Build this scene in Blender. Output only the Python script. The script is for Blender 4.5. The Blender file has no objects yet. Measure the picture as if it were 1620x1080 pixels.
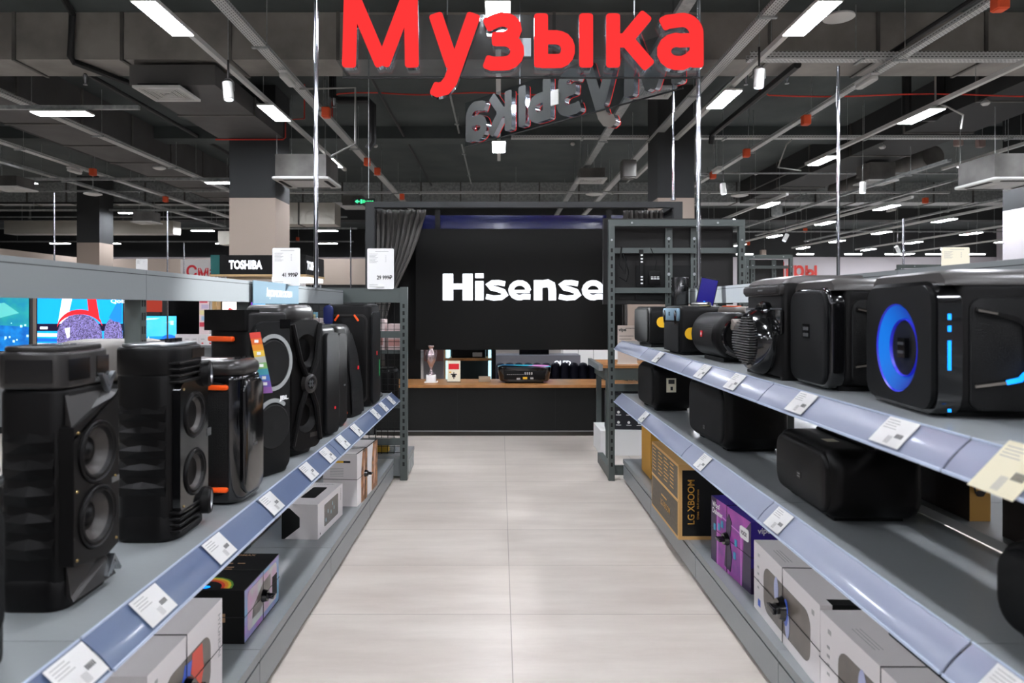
import bpy, bmesh, math, random
from mathutils import Vector, Matrix
random.seed(7)
PI = math.pi
sc = bpy.context.scene
COL = sc.collection

# ---------------------------------------------------------------- camera, world, exposure
cam = bpy.data.objects.new('camera', bpy.data.cameras.new('camera'))
COL.objects.link(cam)
sc.camera = cam
cam.location = (0, 0, 1.45)
cam.rotation_euler = (PI / 2, 0, 0)
cam.data.sensor_width = 36
cam.data.lens = 24.0
cam.data.shift_x = 19 / 1620
cam.data.shift_y = -55 / 1620
cam.data.clip_end = 200
cam.data.dof.use_dof = True
cam.data.dof.focus_distance = 4.6
cam.data.dof.aperture_fstop = 3.2
sc.view_settings.view_transform = 'Standard'
sc.view_settings.look = 'None'
sc.view_settings.gamma = 1
sc.view_settings.use_curve_mapping = False
sc.view_settings.exposure = 0.0
world = bpy.data.worlds.new('world')
sc.world = world
world.use_nodes = True
world.node_tree.nodes['Background'].inputs[0].default_value = (.5, .55, .6, 1)
world.node_tree.nodes['Background'].inputs[1].default_value = .008
sc.cycles.max_bounces = 8
sc.cycles.sample_clamp_indirect = 6
sc.cycles.use_denoising = True
PANEL = 146.0      # radiance of the ceiling panels

# ---------------------------------------------------------------- materials
def lin(h):
    h = h.lstrip('#')
    r = []
    for i in (0, 2, 4):
        c = int(h[i:i + 2], 16) / 255
        r.append(c / 12.92 if c < .04045 else ((c + .055) / 1.055) ** 2.4)
    return (r[0], r[1], r[2], 1)

MATS = {}
def mat(name, col, rough=.5, metal=0, emit=0, coat=0, bump=None, var=None, spec=.5, dots=None):
    """bump=(scale, strength); var=(scale, second colour); dots=(scale, strength): woven grille relief"""
    m = bpy.data.materials.new(name)
    m.use_nodes = True
    nt = m.node_tree
    p = nt.nodes['Principled BSDF']
    c = lin(col)
    p.inputs['Base Color'].default_value = c
    p.inputs['Roughness'].default_value = rough
    p.inputs['Metallic'].default_value = metal
    p.inputs['Specular IOR Level'].default_value = spec
    if coat:
        p.inputs['Coat Weight'].default_value = coat
        p.inputs['Coat Roughness'].default_value = .08
    if emit:
        p.inputs['Emission Color'].default_value = c
        p.inputs['Emission Strength'].default_value = emit
    N = nt.nodes.new
    L = nt.links.new
    if bump or var or dots:
        tc = N('ShaderNodeTexCoord')
    if var:
        n = N('ShaderNodeTexNoise')
        n.inputs['Scale'].default_value = var[0]
        n.inputs['Detail'].default_value = 5
        L(tc.outputs['Object'], n.inputs['Vector'])
        r = N('ShaderNodeValToRGB')
        r.color_ramp.elements[0].position = .35
        r.color_ramp.elements[1].position = .65
        r.color_ramp.elements[0].color = c
        r.color_ramp.elements[1].color = lin(var[1])
        L(n.outputs['Fac'], r.inputs['Fac'])
        L(r.outputs['Color'], p.inputs['Base Color'])
        if emit:
            L(r.outputs['Color'], p.inputs['Emission Color'])
    if bump:
        n = N('ShaderNodeTexNoise')
        n.inputs['Scale'].default_value = bump[0]
        n.inputs['Detail'].default_value = 4
        L(tc.outputs['Object'], n.inputs['Vector'])
        b = N('ShaderNodeBump')
        b.inputs['Strength'].default_value = bump[1]
        b.inputs['Distance'].default_value = .01
        L(n.outputs['Fac'], b.inputs['Height'])
        L(b.outputs['Normal'], p.inputs['Normal'])
    if dots:
        n = N('ShaderNodeTexVoronoi')
        n.inputs['Scale'].default_value = dots[0]
        n.inputs['Randomness'].default_value = .15
        L(tc.outputs['Object'], n.inputs['Vector'])
        b = N('ShaderNodeBump')
        b.inputs['Strength'].default_value = dots[1]
        b.inputs['Distance'].default_value = .004
        L(n.outputs['Distance'], b.inputs['Height'])
        L(b.outputs['Normal'], p.inputs['Normal'])
    MATS[name] = m
    return m

def glass_sheet(name, tint, gloss):
    m = bpy.data.materials.new(name)
    m.use_nodes = True
    nt = m.node_tree
    nt.nodes.clear()
    o = nt.nodes.new('ShaderNodeOutputMaterial')
    mx = nt.nodes.new('ShaderNodeMixShader')
    t = nt.nodes.new('ShaderNodeBsdfTransparent')
    t.inputs[0].default_value = lin(tint)
    g = nt.nodes.new('ShaderNodeBsdfGlossy')
    g.inputs['Roughness'].default_value = .08
    mx.inputs[0].default_value = gloss
    nt.links.new(t.outputs[0], mx.inputs[1])
    nt.links.new(g.outputs[0], mx.inputs[2])
    nt.links.new(mx.outputs[0], o.inputs[0])
    return m

grey = mat('shelf_grey', '7d8182', .34, .0, bump=(60, .03), coat=.2)
grey_dk = mat('frame_grey', '474e4c', .42, .0, coat=.1)
slot = mat('slot_dark', '0b0c0c', .8)
blk = mat('black_plastic', '0b0a0a', .38, spec=.16, bump=(900, .12))
blk_g = mat('black_gloss', '0a0a0b', .12, coat=.35)
blk_m = mat('black_matte', '0b0b0b', .7, spec=.3)
grl = mat('black_grille', '0b0c0d', .42, spec=.13, dots=(420, .5))
grl_r = mat('ribbed_grille', '0b0b0b', .4, spec=.15, dots=(260, .7))
cone = mat('speaker_cone', '34302d', .4, bump=(90, .2))
dkgrey = mat('dark_grey_plastic', '252322', .33, spec=.4)
chrome = mat('chrome', 'c9ccd2', .12, 1)
steel = mat('brushed_steel', '9fa3a6', .3, 1)
white = mat('white_card', 'f4f3f1', .6)
cream = mat('cream_card', 'f2ebd2', .6)
wbox = mat('white_carton', 'e4dedd', .55)
ink = mat('ink_black', '20201f', .6)
ink_g = mat('ink_grey', 'a8a6a4', .6)
orange = mat('orange_trim', 'ff5a12', .4)
red = mat('red_badge', 'd81e28', .4)
gold = mat('gold_ink', 'c9953c', .45)
kraft = mat('kraft_cardboard', 'c79d62', .75, bump=(40, .05))
yel = mat('yellow_sticker', 'e8b41c', .5)
blue_led = mat('blue_led', '0a52ff', .4, emit=2.2)
blue_led2 = mat('blue_led_bright', '0a8cff', .4, emit=1.5)
blue_dim = mat('blue_led_dim', '1c1ea8', .4, emit=.55)
white_led = mat('white_led', 'e8f2ff', .4, emit=3)
galv = mat('galvanised_steel', 'a9adac', .42, .2, var=(14, '878c8b'))
galv_dk = mat('duct_steel', '6c6a66', .5, .2, var=(2.2, '4d4b48'))
duct_l = mat('duct_pale', '95918b', .5, .1, var=(1.6, '787570'))
foil = mat('foil_wrap', 'cac6ba', .3, .35, bump=(9, 1.0))
ceil_m = mat('ceiling_paint', '474e4e', .85, var=(1.2, '3b4242'), bump=(5, .2))
duct_p = mat('duct_paint', '595857', .7, var=(1.4, '4c4b4a'))
beam_d = mat('dark_paint', '2b2d2e', .8)
pipe_d = mat('black_pipe', '141516', .55)
beige = mat('beige_paint', 'a19388', .85)
beige_l = mat('pale_paint', 'd5d0d4', .85)
lamp_w = mat('lamp_white', 'e0e0dc', .45)
wood = mat('oak_top', 'b07b48', .4, var=(7, '98683a'))
fabric = mat('black_fabric', '1d1d1c', .85, bump=(300, .2))
curtain = mat('curtain_cloth', '4e4c4a', .75)
navy = mat('navy_glass', '0f1440', .2, coat=.3)
velvet = mat('navy_velvet', '15162e', .7)
red_face = mat('red_letter_face', 'ff3838', .6, emit=.96, spec=.0)
red_face.node_tree.nodes['Principled BSDF'].inputs['Base Color'].default_value = (.05, .002, .002, 1)
letter_back = mat('letter_back', '857f78', .75, spec=.1)
panel_em = mat('panel_diffuser', 'f4f7ff', .5, emit=PANEL)
far_em = mat('strip_diffuser', 'f4f7ff', .5, emit=75)
acryl = glass_sheet('clear_acrylic', 'e9edf0', .1)
acryl2 = glass_sheet('clear_acrylic_b', 'e9edf0', .0)
clearp = glass_sheet('clear_plastic', 'f4f6f8', .08)
sign_w = mat('sign_white', 'f2f6ff', .5, emit=1.9)
sign_w.node_tree.nodes['Principled BSDF'].inputs['Base Color'].default_value = (.1, .1, .1, 1)
green_em = mat('exit_green', '2fe08a', .5, emit=1.2)
orange_b = mat('orange_box', 'e2562a', .55)
cable_r = mat('red_cable', 'd2382a', .5)

def strip_material():
    m = mat('price_strip', '3b4a6b', .34, coat=.15, var=(1.3, '4a5973'))
    return m
strip_b = strip_material()
strip_l = mat('price_strip_pale', '878c9c', .3, coat=.25, var=(1.2, '747a8f'))
strip_e = mat('strip_edge', 'b9c4d8', .3, coat=.4)

def floor_material():
    m = bpy.data.materials.new('floor_tiles')
    m.use_nodes = True
    nt = m.node_tree
    N, L = nt.nodes.new, nt.links.new
    p = nt.nodes['Principled BSDF']
    tc = N('ShaderNodeTexCoord')
    sep = N('ShaderNodeSeparateXYZ')
    L(tc.outputs['Object'], sep.inputs[0])
    def M(op, a, b):
        n = N('ShaderNodeMath'); n.operation = op
        for i, v in enumerate((a, b)):
            if v is None: continue
            if isinstance(v, (int, float)): n.inputs[i].default_value = v
            else: L(v, n.inputs[i])
        return n.outputs[0]
    def grid(ch, off, size):
        t = M('DIVIDE', M('SUBTRACT', sep.outputs[ch], off), size)
        f = M('FRACT', t, None)
        d = M('MINIMUM', f, M('SUBTRACT', 1.0, f))
        return M('LESS_THAN', d, .0022 / size), M('FLOOR', t, None)
    gx, ix = grid(0, .05 - 12, 1.2)
    gy, iy = grid(1, 3.22 - 12.2, .61)
    g = M('MAXIMUM', gx, gy)
    wn = N('ShaderNodeTexWhiteNoise'); wn.noise_dimensions = '2D'
    cx = N('ShaderNodeCombineXYZ'); L(ix, cx.inputs[0]); L(iy, cx.inputs[1]); L(cx.outputs[0], wn.inputs['Vector'])
    mp = N('ShaderNodeMapping'); mp.inputs['Scale'].default_value = (.7, 3.2, 1)
    L(tc.outputs['Object'], mp.inputs[0])
    n1 = N('ShaderNodeTexNoise'); n1.inputs['Scale'].default_value = 1.6; n1.inputs['Detail'].default_value = 7; n1.inputs['Roughness'].default_value = .62
    L(mp.outputs[0], n1.inputs['Vector'])
    r = N('ShaderNodeValToRGB')
    r.color_ramp.elements[0].position = .3; r.color_ramp.elements[1].position = .7
    r.color_ramp.elements[0].color = lin('b3a9a0'); r.color_ramp.elements[1].color = lin('cbc3ba')
    L(n1.outputs['Fac'], r.inputs['Fac'])
    hv = N('ShaderNodeHueSaturation')
    L(r.outputs[0], hv.inputs['Color'])
    L(M('ADD', M('MULTIPLY', wn.outputs['Value'], .07), .965), hv.inputs['Value'])
    mx = N('ShaderNodeMix'); mx.data_type = 'RGBA'
    L(g, mx.inputs['Factor']); L(hv.outputs[0], mx.inputs[6]); mx.inputs[7].default_value = lin('8b847c')
    L(mx.outputs[2], p.inputs['Base Color'])
    p.inputs['Specular IOR Level'].default_value = .5
    rr = M('ADD', M('MULTIPLY', n1.outputs['Fac'], .2), .22)
    L(rr, p.inputs['Roughness'])
    return m
floor_m = floor_material()

# ---------------------------------------------------------------- mesh helpers
def rr(w, h, r, n=5):
    """rounded rectangle outline, counter-clockwise"""
    r = max(1e-5, min(r, w / 2 - 1e-5, h / 2 - 1e-5))
    o = []
    for cx, cy, a0 in ((w / 2 - r, h / 2 - r, 0), (-w / 2 + r, h / 2 - r, 90), (-w / 2 + r, -h / 2 + r, 180), (w / 2 - r, -h / 2 + r, 270)):
        for i in range(n + 1):
            a = math.radians(a0 + 90 * i / n)
            o.append((cx + r * math.cos(a), cy + r * math.sin(a)))
    return o

def circ(r, n=24, cx=0, cy=0, ry=None):
    ry = r if ry is None else ry
    return [(cx + r * math.cos(2 * PI * i / n), cy + ry * math.sin(2 * PI * i / n)) for i in range(n)]

AX = {'z': lambda u, v, t: (u, v, t), 'y': lambda u, v, t: (u, t, v), 'x': lambda u, v, t: (t, u, v)}
TXT = {}
def text_geo(s, bold):
    if (s, bold) not in TXT:
        c = bpy.data.curves.new('lettering', 'FONT')
        c.body = s
        c.size = 1
        c.offset = bold
        c.resolution_u = 3
        o = bpy.data.objects.new('lettering', c)
        me = o.to_mesh()
        vs = [tuple(v.co) for v in me.vertices]
        fs = [tuple(p.vertices) for p in me.polygons]
        o.to_mesh_clear()
        bpy.data.objects.remove(o)
        bpy.data.curves.remove(c)
        TXT[(s, bold)] = (vs, fs)
    return TXT[(s, bold)]

class MB:
    def __init__(s):
        s.bm = bmesh.new()
        s.k = 0
        s.M = Matrix.Identity(4)
    def vs(s, pts):
        return [s.bm.verts.new(s.M @ Vector(p)) for p in pts]
    def f(s, v, k=None):
        try:
            f = s.bm.faces.new(v)
            f.material_index = s.k if k is None else k
            return f
        except ValueError:
            return None
    def poly(s, pts):
        s.f(s.vs(pts)); return s
    def box(s, x0, x1, y0, y1, z0, z1):
        v = s.vs([(x, y, z) for z in (z0, z1) for y in (y0, y1) for x in (x0, x1)])
        for a in ((0, 2, 3, 1), (4, 5, 7, 6), (0, 1, 5, 4), (2, 6, 7, 3), (0, 4, 6, 2), (1, 3, 7, 5)):
            s.f([v[i] for i in a])
        return s
    def loft(s, loops, cap=(1, 1), closed=True):
        L = [s.vs(l) for l in loops]
        n = len(L[0])
        for a, b in zip(L, L[1:]):
            for i in range(n if closed else n - 1):
                j = (i + 1) % n
                s.f([a[i], a[j], b[j], b[i]])
        if cap[0]: s.f(L[0][::-1])
        if cap[1]: s.f(L[-1])
        return s
    def rbox(s, w, h, t0, t1, r, e=.004, axis='z', c=(0, 0), n=4, top=None):
        """prism of rounded-rectangle section w x h along axis from t0 to t1, ends rounded by e; top=(sw,sh) scales the far end"""
        A = AX[axis]
        ls = []
        m = 3 if e > 0 else 0
        seq = [(e * (1 - math.sin(PI / 2 * i / m)), t0 + e * (1 - math.cos(PI / 2 * i / m)), 0) for i in range(m + 1)] if m else [(0, t0, 0)]
        seq += [(e * (1 - math.sin(PI / 2 * i / m)), t1 - e * (1 - math.cos(PI / 2 * i / m)), 1) for i in range(m, -1, -1)] if m else [(0, t1, 1)]
        for ins, t, end in seq:
            kx, ky = top if (top and end) else (1, 1)
            ls.append([A(c[0] + u * kx, c[1] + v * ky, t) for u, v in rr(w - 2 * ins, h - 2 * ins, max(r - ins, .0005), n)])
        return s.loft(ls)
    def cyl(s, p0, p1, r0, r1=None, n=12, cap=(1, 1)):
        p0, p1 = Vector(p0), Vector(p1)
        r1 = r0 if r1 is None else r1
        d = (p1 - p0).normalized()
        u = d.orthogonal().normalized()
        v = d.cross(u)
        ring = lambda p, r: [p + (u * math.cos(2 * PI * i / n) + v * math.sin(2 * PI * i / n)) * r for i in range(n)]
        return s.loft([ring(p0, r0), ring(p1, r1)], cap)
    def tube(s, pts, r, n=8):
        pts = [Vector(p) for p in pts]
        ls = []
        u = None
        for i, p in enumerate(pts):
            d = (pts[min(i + 1, len(pts) - 1)] - pts[max(i - 1, 0)]).normalized()
            u = d.orthogonal().normalized() if u is None else (u - d * u.dot(d)).normalized()
            v = d.cross(u)
            ls.append([p + (u * math.cos(2 * PI * k / n) + v * math.sin(2 * PI * k / n)) * r for k in range(n)])
        return s.loft(ls)
    def lathe(s, prof, o=(0, 0, 0), ax=(0, 0, 1), n=24, sc=(1, 1), cap=(0, 0), up=None):
        o, d = Vector(o), Vector(ax).normalized()
        u = Vector(up) if up else d.orthogonal().normalized()
        v = d.cross(u)
        return s.loft([[o + d * t + (u * math.cos(2 * PI * i / n) * sc[0] + v * math.sin(2 * PI * i / n) * sc[1]) * r for i in range(n)] for r, t in prof], cap)
    def prism(s, pts, t0, t1, axis='y'):
        A = AX[axis]
        return s.loft([[A(u, v, t0) for u, v in pts], [A(u, v, t1) for u, v in pts]])
    def plate(s, outer, holes, t0, t1, axis='y'):
        """plate with holes: its face at t0, walls back to t1"""
        A = AX[axis]
        es = []
        for lp in [outer] + holes:
            a = s.vs([A(u, v, t0) for u, v in lp])
            b = s.vs([A(u, v, t1) for u, v in lp])
            n = len(a)
            for i in range(n):
                j = (i + 1) % n
                s.f([a[i], a[j], b[j], b[i]])
                es.append(s.bm.edges.get((a[i], a[j])))
        g = bmesh.ops.triangle_fill(s.bm, edges=es, use_beauty=True)
        for f in g['geom']:
            if isinstance(f, bmesh.types.BMFace): f.material_index = s.k
        return s
    def ribbon(s, pts, w, t0, t1, axis='y', ks=(0, 1, 2), lip=0, cr=.22):
        """thick stroke along pts; materials (front at t0, sides, back); lip: front part of the sides that shares the front's material"""
        A = AX[axis]
        P = [Vector(p) for p in pts]
        L, R = [], []
        for i, p in enumerate(P):
            a = (P[i] - P[i - 1]).normalized() if i else (P[1] - P[0]).normalized()
            b = (P[i + 1] - P[i]).normalized() if i + 1 < len(P) else a
            d = (a + b).normalized()
            k = w / 2 / max(.5, d.dot(a))
            nrm = Vector((-d.y, d.x)) * k
            L.append(p + nrm); R.append(p - nrm)
        def cap(p, d):
            nn = Vector((-d.y, d.x)); r = w * cr; o = []
            for i in range(5):
                a = PI / 2 * i / 4
                o.append(p + nn * (w / 2 - r + r * math.cos(a)) + d * (r * math.sin(a) - r))
            for i in range(5):
                a = PI / 2 * i / 4
                o.append(p - nn * (w / 2 - r + r * math.sin(a)) + d * (r * math.cos(a) - r))
            return o
        d0, d1 = (P[0] - P[1]).normalized(), (P[-1] - P[-2]).normalized()
        L[0] = L[0] - d0 * w * cr; R[0] = R[0] - d0 * w * cr
        L[-1] = L[-1] - d1 * w * cr; R[-1] = R[-1] - d1 * w * cr
        c0, c1 = cap(P[0], d0), cap(P[-1], d1)
        ol = L[1:-1] + c1 + R[1:-1][::-1] + c0
        # outline order: left side, end cap, right side back, start cap
        tl = t0 + lip
        va, vl, vb = ([s.vs([A(q.x, q.y, t) for q in ol]) for t in (t0, tl, t1)])
        n = len(ol)
        for i in range(n):
            j = (i + 1) % n
            if lip: s.f([va[i], va[j], vl[j], vl[i]], ks[0])
            s.f([vl[i], vl[j], vb[j], vb[i]], ks[1])
        for vv, k in ((va, ks[0]), (vb, ks[2])):
            nl = len(P) - 2
            li = list(range(nl)); ci = list(range(nl, nl + 10)); ri = list(range(nl + 10, nl + 10 + nl))[::-1]; si = list(range(2 * nl + 10, 2 * nl + 20))
            if nl:
                s.f([vv[i] for i in si[::-1][:0] + si + [li[0], ri[0]][:2]], k) if False else s.f([vv[i] for i in si] + [vv[li[0]], vv[ri[0]]], k)
                for a, b in zip(range(nl - 1), range(1, nl)):
                    s.f([vv[li[a]], vv[li[b]], vv[ri[b]], vv[ri[a]]], k)
                s.f([vv[li[-1]]] + [vv[i] for i in ci] + [vv[ri[-1]]], k)
            else:
                s.f([vv[i] for i in ci + si], k)
        return s
    def text(s, t, size, o, ux=(1, 0, 0), uy=(0, 0, 1), bold=0, k=None, w=None):
        """flat lettering on a surface; o is the start of the baseline; w squeezes it to that width"""
        vs, fs = text_geo(t, bold)
        if not vs: return s
        o, ux, uy = Vector(o), Vector(ux), Vector(uy)
        x1 = max(v[0] for v in vs)
        kx = size if w is None else w / x1
        b = [s.bm.verts.new(s.M @ (o + ux * v[0] * kx + uy * v[1] * size)) for v in vs]
        for f in fs:
            s.f([b[i] for i in f], k)
        return s
    def done(s, name, mats, parent=None, loc=None, smooth=38, kind=None, label=None):
        bmesh.ops.recalc_face_normals(s.bm, faces=s.bm.faces[:])
        me = bpy.data.meshes.new(name)
        s.bm.to_mesh(me)
        s.bm.free()
        for m in (mats if isinstance(mats, (list, tuple)) else [mats]):
            me.materials.append(m)
        if smooth:
            me.shade_smooth()
            me.set_sharp_from_angle(angle=math.radians(smooth))
        o = bpy.data.objects.new(name, me)
        COL.objects.link(o)
        if parent: o.parent = parent
        if loc: o.location = loc
        if kind: o['kind'] = kind
        if label: o['label'] = label
        return o

def tag(o, label, cat, group=None):
    o['label'] = label
    o['category'] = cat
    if group: o['group'] = group
    return o
def thing(name, label, cat, loc=(0, 0, 0), rz=0, group=None):
    o = bpy.data.objects.new(name, None)
    o.empty_display_size = .05
    COL.objects.link(o)
    o.location = loc
    o.rotation_euler = (0, 0, rz)
    return tag(o, label, cat, group)
def dup(root, loc, rz=None, label=None, group=None):
    r = root.copy()
    COL.objects.link(r)
    r.location = loc
    if rz is not None: r.rotation_euler = (0, 0, rz)
    if label: r['label'] = label
    if group: r['group'] = group
    for ch in list(root.children):
        c = ch.copy(); COL.objects.link(c); c.parent = r
        for g in list(ch.children):
            d = g.copy(); COL.objects.link(d); d.parent = c
    return r
def struct(o):
    o['kind'] = 'structure'
    return o
def at(px, py, Y):
    """point of the photograph at distance Y"""
    return ((px - 791) * Y / 1080, Y, 1.45 - (py - 485) * Y / 1080)
ORD = ['first', 'second', 'third', 'fourth', 'fifth', 'sixth', 'seventh', 'eighth', 'ninth', 'tenth', 'eleventh', 'twelfth', 'thirteenth', 'fourteenth']
# ================================================================ the setting
ZC = 5.2
struct(MB().box(-26, 24, -14, 33, -.1, 0).done('floor', floor_m, smooth=0))
struct(MB().box(-26, 24, -14, 33, ZC, ZC + .1).done('ceiling', ceil_m, smooth=0))
b = MB(); b.box(-26, 24, 33, 33.2, 0, 3.85); b.k = 1; b.box(-26, 24, 33.002, 33.2, 3.85, ZC)
struct(b.done('wall_back', [beige_l, beam_d], smooth=0))
struct(MB().box(-26, 24, -14.2, -14, 0, ZC).done('wall_front', beige_l, smooth=0))
struct(MB().box(-26.2, -26, -14, 33, 0, ZC).done('wall_left', beam_d, smooth=0))
struct(MB().box(24, 24.2, -14, 33, 0, ZC).done('wall_right', beige_l, smooth=0))
struct(MB().box(-15.9, -15.7, 9, 26.2, 0, 3.28).done('wall_partition_left', beige, smooth=0))
struct(MB().box(-15.7, -3.4, 26, 26.2, 2.29, 3.28).done('wall_bulkhead', beige, smooth=0))
struct(MB().box(-15.7, -3.4, 26.05, 26.2, 0, 2.29).done('wall_partition_back', beam_d, smooth=0))
def column(name, x0, x1, y0, y1, lo):
    b = MB(); b.box(x0, x1, y0, y1, 0, 3.29); b.k = 1; b.box(x0, x1, y0, y1, 3.29, ZC)
    return struct(b.done(name, [lo, beam_d], smooth=0))
column('column', -4.58, -3.8, 11.55, 12.33, beige)
column('column.001', 2.67, 3.29, 11.55, 12.33, beige)
column('column.002', 9.72, 10.5, 12.4, 13.2, beige_l)
column('column.003', -12.15, -11.5, 19.6, 20.3, beige)
# beams on the ceiling slab over the columns
struct(MB().box(-26, 24, 14.2, 14.7, 4.95, ZC).done('beam', ceil_m, smooth=0))
struct(MB().box(-26, 24, 26, 26.6, 4.75, ZC).done('beam.001', beam_d, smooth=0))

# ---------------------------------------------------------------- ducts
OBST = [(-26, 24, 14.2, 14.7, 4.95), (-26, 24, 26, 26.6, 4.75)]
def ztop(x, y, z):
    """underside of whatever a hanger at x, y reaches first"""
    return min([ZC] + [o[4] - .003 for o in OBST if o[0] < x < o[1] and o[2] < y < o[3] and o[4] > z + .02])
def duct(label, x0, x1, y0, y1, z0, z1, m, axis, flange=1.25):
    t = thing('air_duct', label, 'duct', ((x0 + x1) / 2, (y0 + y1) / 2, z0))
    w, d, h = x1 - x0, y1 - y0, z1 - z0
    b = MB().box(-w / 2, w / 2, -d / 2, d / 2, 0, h)
    b.done('casing', m, t, smooth=0)
    L = w if axis == 'x' else d
    n = int(L / flange)
    OBST.append((x0 - .03, x1 + .03, y0 - .03, y1 + .03, z0))
    for i in range(n + 1):
        p = -L / 2 + (i + .5) * L / (n + 1)
        b = MB()
        if axis == 'x':
            b.box(p - .02, p + .02, -d / 2 - .025, d / 2 + .025, -.02, h)
        else:
            b.box(-w / 2 - .025, w / 2 + .025, p - .02, p + .02, -.02, h)
        b.done('flange_edging', galv_dk, t, smooth=0)
    if z1 < 4.52:
        for sx_ in (-.4, .4):
            for sy_ in (-.4, .4): MB().cyl((w * sx_, d * sy_, h), (w * sx_, d * sy_, ztop((x0 + x1) / 2 + w * sx_, (y0 + y1) / 2 + d * sy_, z1) - z0), .006, n=5).done('hanger_rod', galv, t)
    return t
duct('wide painted rectangular duct crossing the hall just beyond the red sign', -22, 22, 8.7, 9.33, 4.6, 5.2, duct_l, 'x', 1.4)
duct('galvanised rectangular duct crossing the hall high above the screen booth', -22, 22, 20.6, 21.3, 4.6, 5.2, galv, 'x', 1.2)
duct('flat grey branch duct ending at the tall column with the beige lower half', -4.75, -3.65, 8.75, 11.5, 4.29, 4.55, duct_p, 'y', 3)
duct('long grey duct running away over the TV department', -8.5, -7.2, 9.36, 20.5, 4.6, 5.2, duct_p, 'y', 1.8)
duct('dark duct running away above the white lit column', 7.2, 8.4, 9.36, 20.5, 4.55, 5.2, beam_d, 'y', 2)
duct('foil-wrapped duct over the small far column', -17, -11.2, 23.4, 23.95, 3.95, 4.4, foil, 'x', 9)
duct('short foil-wrapped duct beside the tall column', -9.5, -7.4, 23, 23.6, 3.55, 4.0, foil, 'x', 9)
duct('crumpled foil duct hanging behind the curtain side of the booth', -6.6, -4.6, 19, 19.7, 3.75, 4.35, foil, 'x', 9)
t = thing('round_duct', 'round grey spiral duct in front of the far white wall', 'duct', (9.65, 17.4, 4.8))
b = MB(); b.cyl((0, -2.2, 0), (0, 2.2, 0), .24, n=20)
for q in (-1.6, 1.6): b.cyl((0, q, .2), (0, q, ZC - 4.8), .006, n=5)
b.done('spiral_casing', galv_dk, t)

# ---------------------------------------------------------------- cable trays, trunking, rods
def rods(t, pts, z0, r=.006):
    for x, y in pts:
        MB().cyl((x, y, z0), (x, y, ztop(x + t.location.x, y + t.location.y, t.location.z) - t.location.z), r, n=5).done('hanger_rod', galv, t)
def perforated():
    m = mat('perforated_tray', 'a7aaa9', .4, .1)
    nt = m.node_tree; N, L = nt.nodes.new, nt.links.new
    p = nt.nodes['Principled BSDF']
    tc = N('ShaderNodeTexCoord')
    br = N('ShaderNodeTexBrick')
    br.inputs['Scale'].default_value = 1
    br.inputs['Brick Width'].default_value = .05
    br.inputs['Row Height'].default_value = .03
    br.inputs['Mortar Size'].default_value = .011
    br.inputs['Color1'].default_value = lin('2a2b2b'); br.inputs['Color2'].default_value = lin('303131')
    br.inputs['Mortar'].default_value = lin('cfd1cf')
    sp = N('ShaderNodeSeparateXYZ'); ad = N('ShaderNodeMath'); cb = N('ShaderNodeCombineXYZ')
    L(tc.outputs['Object'], sp.inputs[0]); L(sp.outputs[1], ad.inputs[0]); L(sp.outputs[2], ad.inputs[1])
    L(sp.outputs[0], cb.inputs[0]); L(ad.outputs[0], cb.inputs[1]); L(cb.outputs[0], br.inputs['Vector'])
    L(br.outputs['Color'], p.inputs['Base Color'])
    return m
perf = perforated()
def tray(label, axis, c, z, a, b_, w=.13, h=.05, m=None, step=2.4, cat='cable tray'):
    """U-channel along axis at cross position c"""
    mid = (a + b_) / 2
    L = (b_ - a) / 2
    loc = (mid, c, z) if axis == 'x' else (c, mid, z)
    t = thing('cable_tray', label, cat, loc)
    b = MB()
    b.box(-L, L, -w / 2, w / 2, 0, .004)
    b.box(-L, L, -w / 2, -w / 2 + .004, .004, h)
    b.box(-L, L, w / 2 - .004, w / 2, .004, h)
    o = b.done('channel', m or perf, t, smooth=0)
    if axis == 'y': o.rotation_euler = (0, 0, PI / 2)
    n = max(2, int(2 * L / step))
    pts = []
    for i in range(n):
        p = -L + (i + .5) * 2 * L / n
        pts += [(p, w / 2 + .008)] if axis == 'x' else [(w / 2 + .008, p)]
        k = MB()
        if axis == 'x': k.box(p - .02, p + .02, -w / 2 - .03, w / 2 + .03, -.022, -.001)
        else: k.box(-w / 2 - .03, w / 2 + .03, p - .02, p + .02, -.022, -.001)
        k.done('support_bracket', galv, t, smooth=0)
    rods(t, pts, -.02)
    return t
tray('perforated cable tray with orange boxes sloping past the chrome pole', 'y', -2.72, 4.4, 4, 24)
tray('white laddered cable tray between the two red signs and the booth', 'y', 1.83, 4.4, 3, 24, m=galv)
tray('perforated cable tray passing behind the last letter of the red sign', 'y', 2.72, 4.4, 3, 24)
tray('perforated cable tray with a black pipe above the tall empty rack', 'y', 4.78, 4.4, 4.5, 24, .1)
tray('cable tray over the TV department carrying one white emergency lamp', 'y', -6.95, 4.4, 5, 24)
tray('outer cable tray over the TV department', 'y', -9.0, 4.4, 6, 25)
tray('pale cable tray along the edge of the outer grey duct', 'y', -10.1, 4.37, 9.4, 25, .16, m=galv)
tray('long slotted tray crossing in front of the wide duct', 'x', 8.4, 4.475, 3.05, 14, .14, .09, m=perf)
tray('slotted tray crossing above the sign backs', 'x', 12.3, 4.475, .2, 13)
tray('slender tray crossing over the screen booth', 'x', 18.25, 4.475, -6, 12)
tray('brown conduit rail crossing behind the small spotlights', 'x', 15.55, 4.475, 4.4, 13, .06, .03, m=galv)
tray('steel rail crossing far beyond the white column', 'x', 24.7, 4.15, 8.4, 22, .08, .04, m=galv)
tray('thin rail crossing the far TV department', 'x', 18.0, 4.475, -20, -5.2, .06, .04, m=galv)
tray('thin lower rail crossing the far TV department', 'x', 23.2, 4.475, -22, -5.2, .06, .04, m=galv)
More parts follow.
